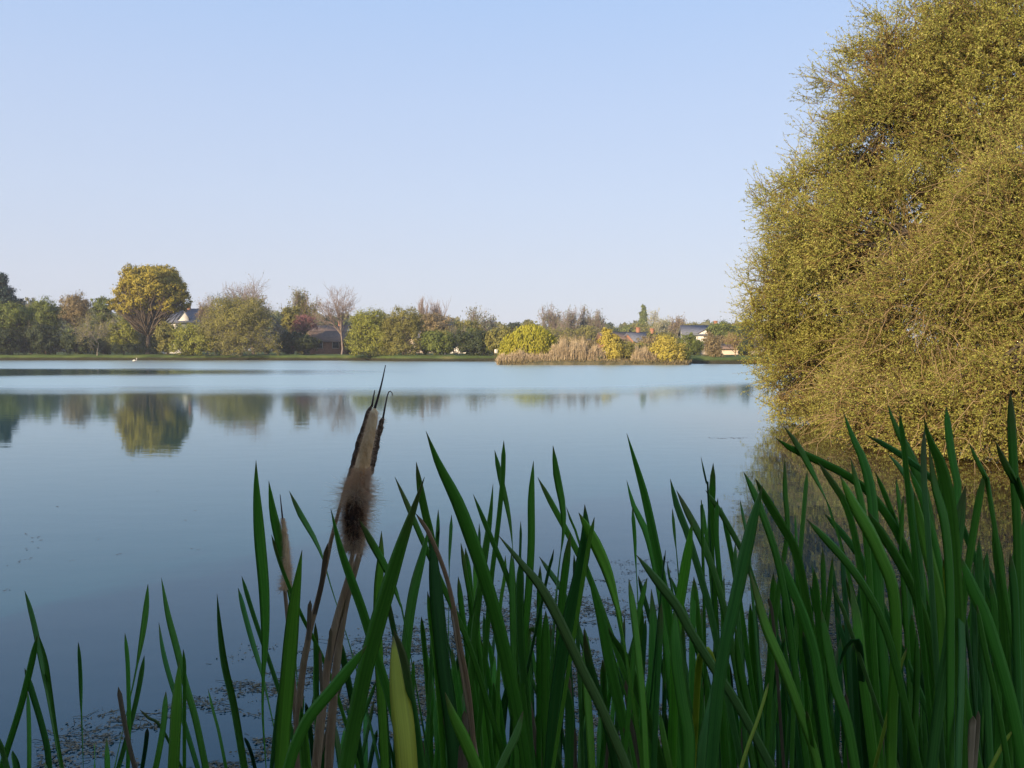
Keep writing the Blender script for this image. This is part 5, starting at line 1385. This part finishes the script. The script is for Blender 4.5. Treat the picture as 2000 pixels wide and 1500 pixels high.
# ------------------------------------------------------------------ floating weed and litter on the water
def weed():
    rng = np.random.default_rng(88)
    def dens(x, y):      # patches: bands of weed in the shallows
        px = 1000 + x / y * F
        py = HORIZON + CAM_H * F / y
        a = np.clip((py - np.interp(px, [100, 350, 470, 640, 940, 1050, 1200, 1500, 1640], [1420, 1330, 1260, 1240, 1140, 1130, 1130, 1120, 1080])) / 130, 0, 1)
        n = (np.sin(x * 5.1 + 2 * np.sin(y * 2.3)) * np.sin(y * 4.7 + 1.5 * np.sin(x * 3.1)) + .55 * np.sin(x * 13 + y * 7) * np.sin(y * 17 - x * 4))
        return a * np.clip(.30 + n * 1.3 + .5 * np.sin(x * 31 + y * 5) * np.sin(y * 37 - x * 9), 0, 1) * (px > 60)
    m = 300000
    y = 3.0 + (6.6 - 3.0) * rng.uniform(0, 1, m) ** 1.2; x = rng.uniform(-2.2, 2.9, m)
    k = rng.uniform(0, 1, m) < dens(x, y) * .62
    x, y = x[k], y[k]; m = len(x)
    mb = MB()
    a = rng.uniform(0, 2 * math.pi, m); s = rng.uniform(.0025, .013, m)
    c = np.column_stack([x, y, rng.uniform(.001, .007, m)])
    d = np.column_stack([np.cos(a), np.sin(a), rng.normal(0, .12, m)])
    nr = unit(np.column_stack([rng.normal(0, .35, m), rng.normal(0, .35, m), np.ones(m)]))
    mb.leaves(c, d, nr, s * 1.6, s)
    # strands
    q = 5200; j = rng.integers(0, m, q)
    A = c[j]; a = rng.uniform(0, 2 * math.pi, q); B = A + np.column_stack([np.cos(a), np.sin(a) * .6, 0 * a]) * rng.uniform(.03, .14, q)[:, None]
    A = A.copy(); A[:, 2] = .003; B[:, 2] = .004
    curve_tubes(mb, A, B, .0016, .0009, rng, sag=.08, n=5, k=3, up=0)
    mb.build('floating_weed', foliage_mat('pond_weed', [(0.07, 0.06, 0.025), (0.18, 0.14, 0.07), (0.32, 0.24, 0.14)], trans=.1, clump=2.5))
    tag(bpy.data.objects['floating_weed'], 'brown-green weed scum floating between the cattails', 'pond weed', kind='stuff')
    # specks of drifting matter further out
    mb = MB()
    pts = [(44, 1046), (60, 1060), (48, 1075), (47, 1096), (26, 1107), (136, 1099), (190, 1055), (376, 1077), (5, 1157), (376, 1001), (352, 1020), (115, 990), (230, 1085), (300, 960), (66, 1052), (34, 1098)] + \
          [(px_, 1103 + rng.normal(0, 2.5)) for px_ in rng.uniform(1205, 1330, 26)] + [(px_, 1121 + rng.normal(0, 2)) for px_ in rng.uniform(1215, 1340, 22)] + \
          [(px_, 856 + rng.normal(0, .6)) for px_ in rng.uniform(1388, 1462, 14)] + [(px_, py_) for px_, py_ in zip(rng.uniform(1420, 1500, 26), rng.uniform(965, 1090, 26))] + \
          [(px_, py_) for px_, py_ in zip(rng.uniform(1480, 1980, 60), rng.uniform(930, 1120, 60))]
    for px_, py_ in pts:
        Yw = CAM_H * F / (py_ - HORIZON) * .999
        cx, cy = X(px_, Yw), Yw
        for _ in range(3):
            a = rng.uniform(0, 6.28); s = rng.uniform(.008, .022) * Yw / 7
            mb.leaves(np.array([[cx + rng.normal(0, .02), cy + rng.normal(0, .03), .004]]), np.array([[math.cos(a), math.sin(a) * .5, .03]]), np.array([[.1, -.1, 1.0]]), s * 1.6, s * .6)
    tag(mb.build('floating_debris', DARKCORE), 'tiny dark specks of leaf litter drifting on the open water', 'leaf litter', kind='stuff')
weed()

# ------------------------------------------------------------------ evening haze
def haze():
    mb = MB(); mb.box(-420, 420, -40, 620, -3, 60)
    m, nt, out = mat_new('haze_air')
    v = N(nt, 'ShaderNodeVolumePrincipled')
    v.inputs['Color'].default_value = (.82, .88, 1, 1); v.inputs['Density'].default_value = HAZE
    v.inputs['Anisotropy'].default_value = 0.0
    nt.links.new(v.outputs[0], out.inputs['Volume'])
    o = mb.build('haze', m)
    tag(o, kind='stuff', label='thin pale haze hanging over the lake and the far bank', cat='haze')
HAZE = 0.0004
haze()
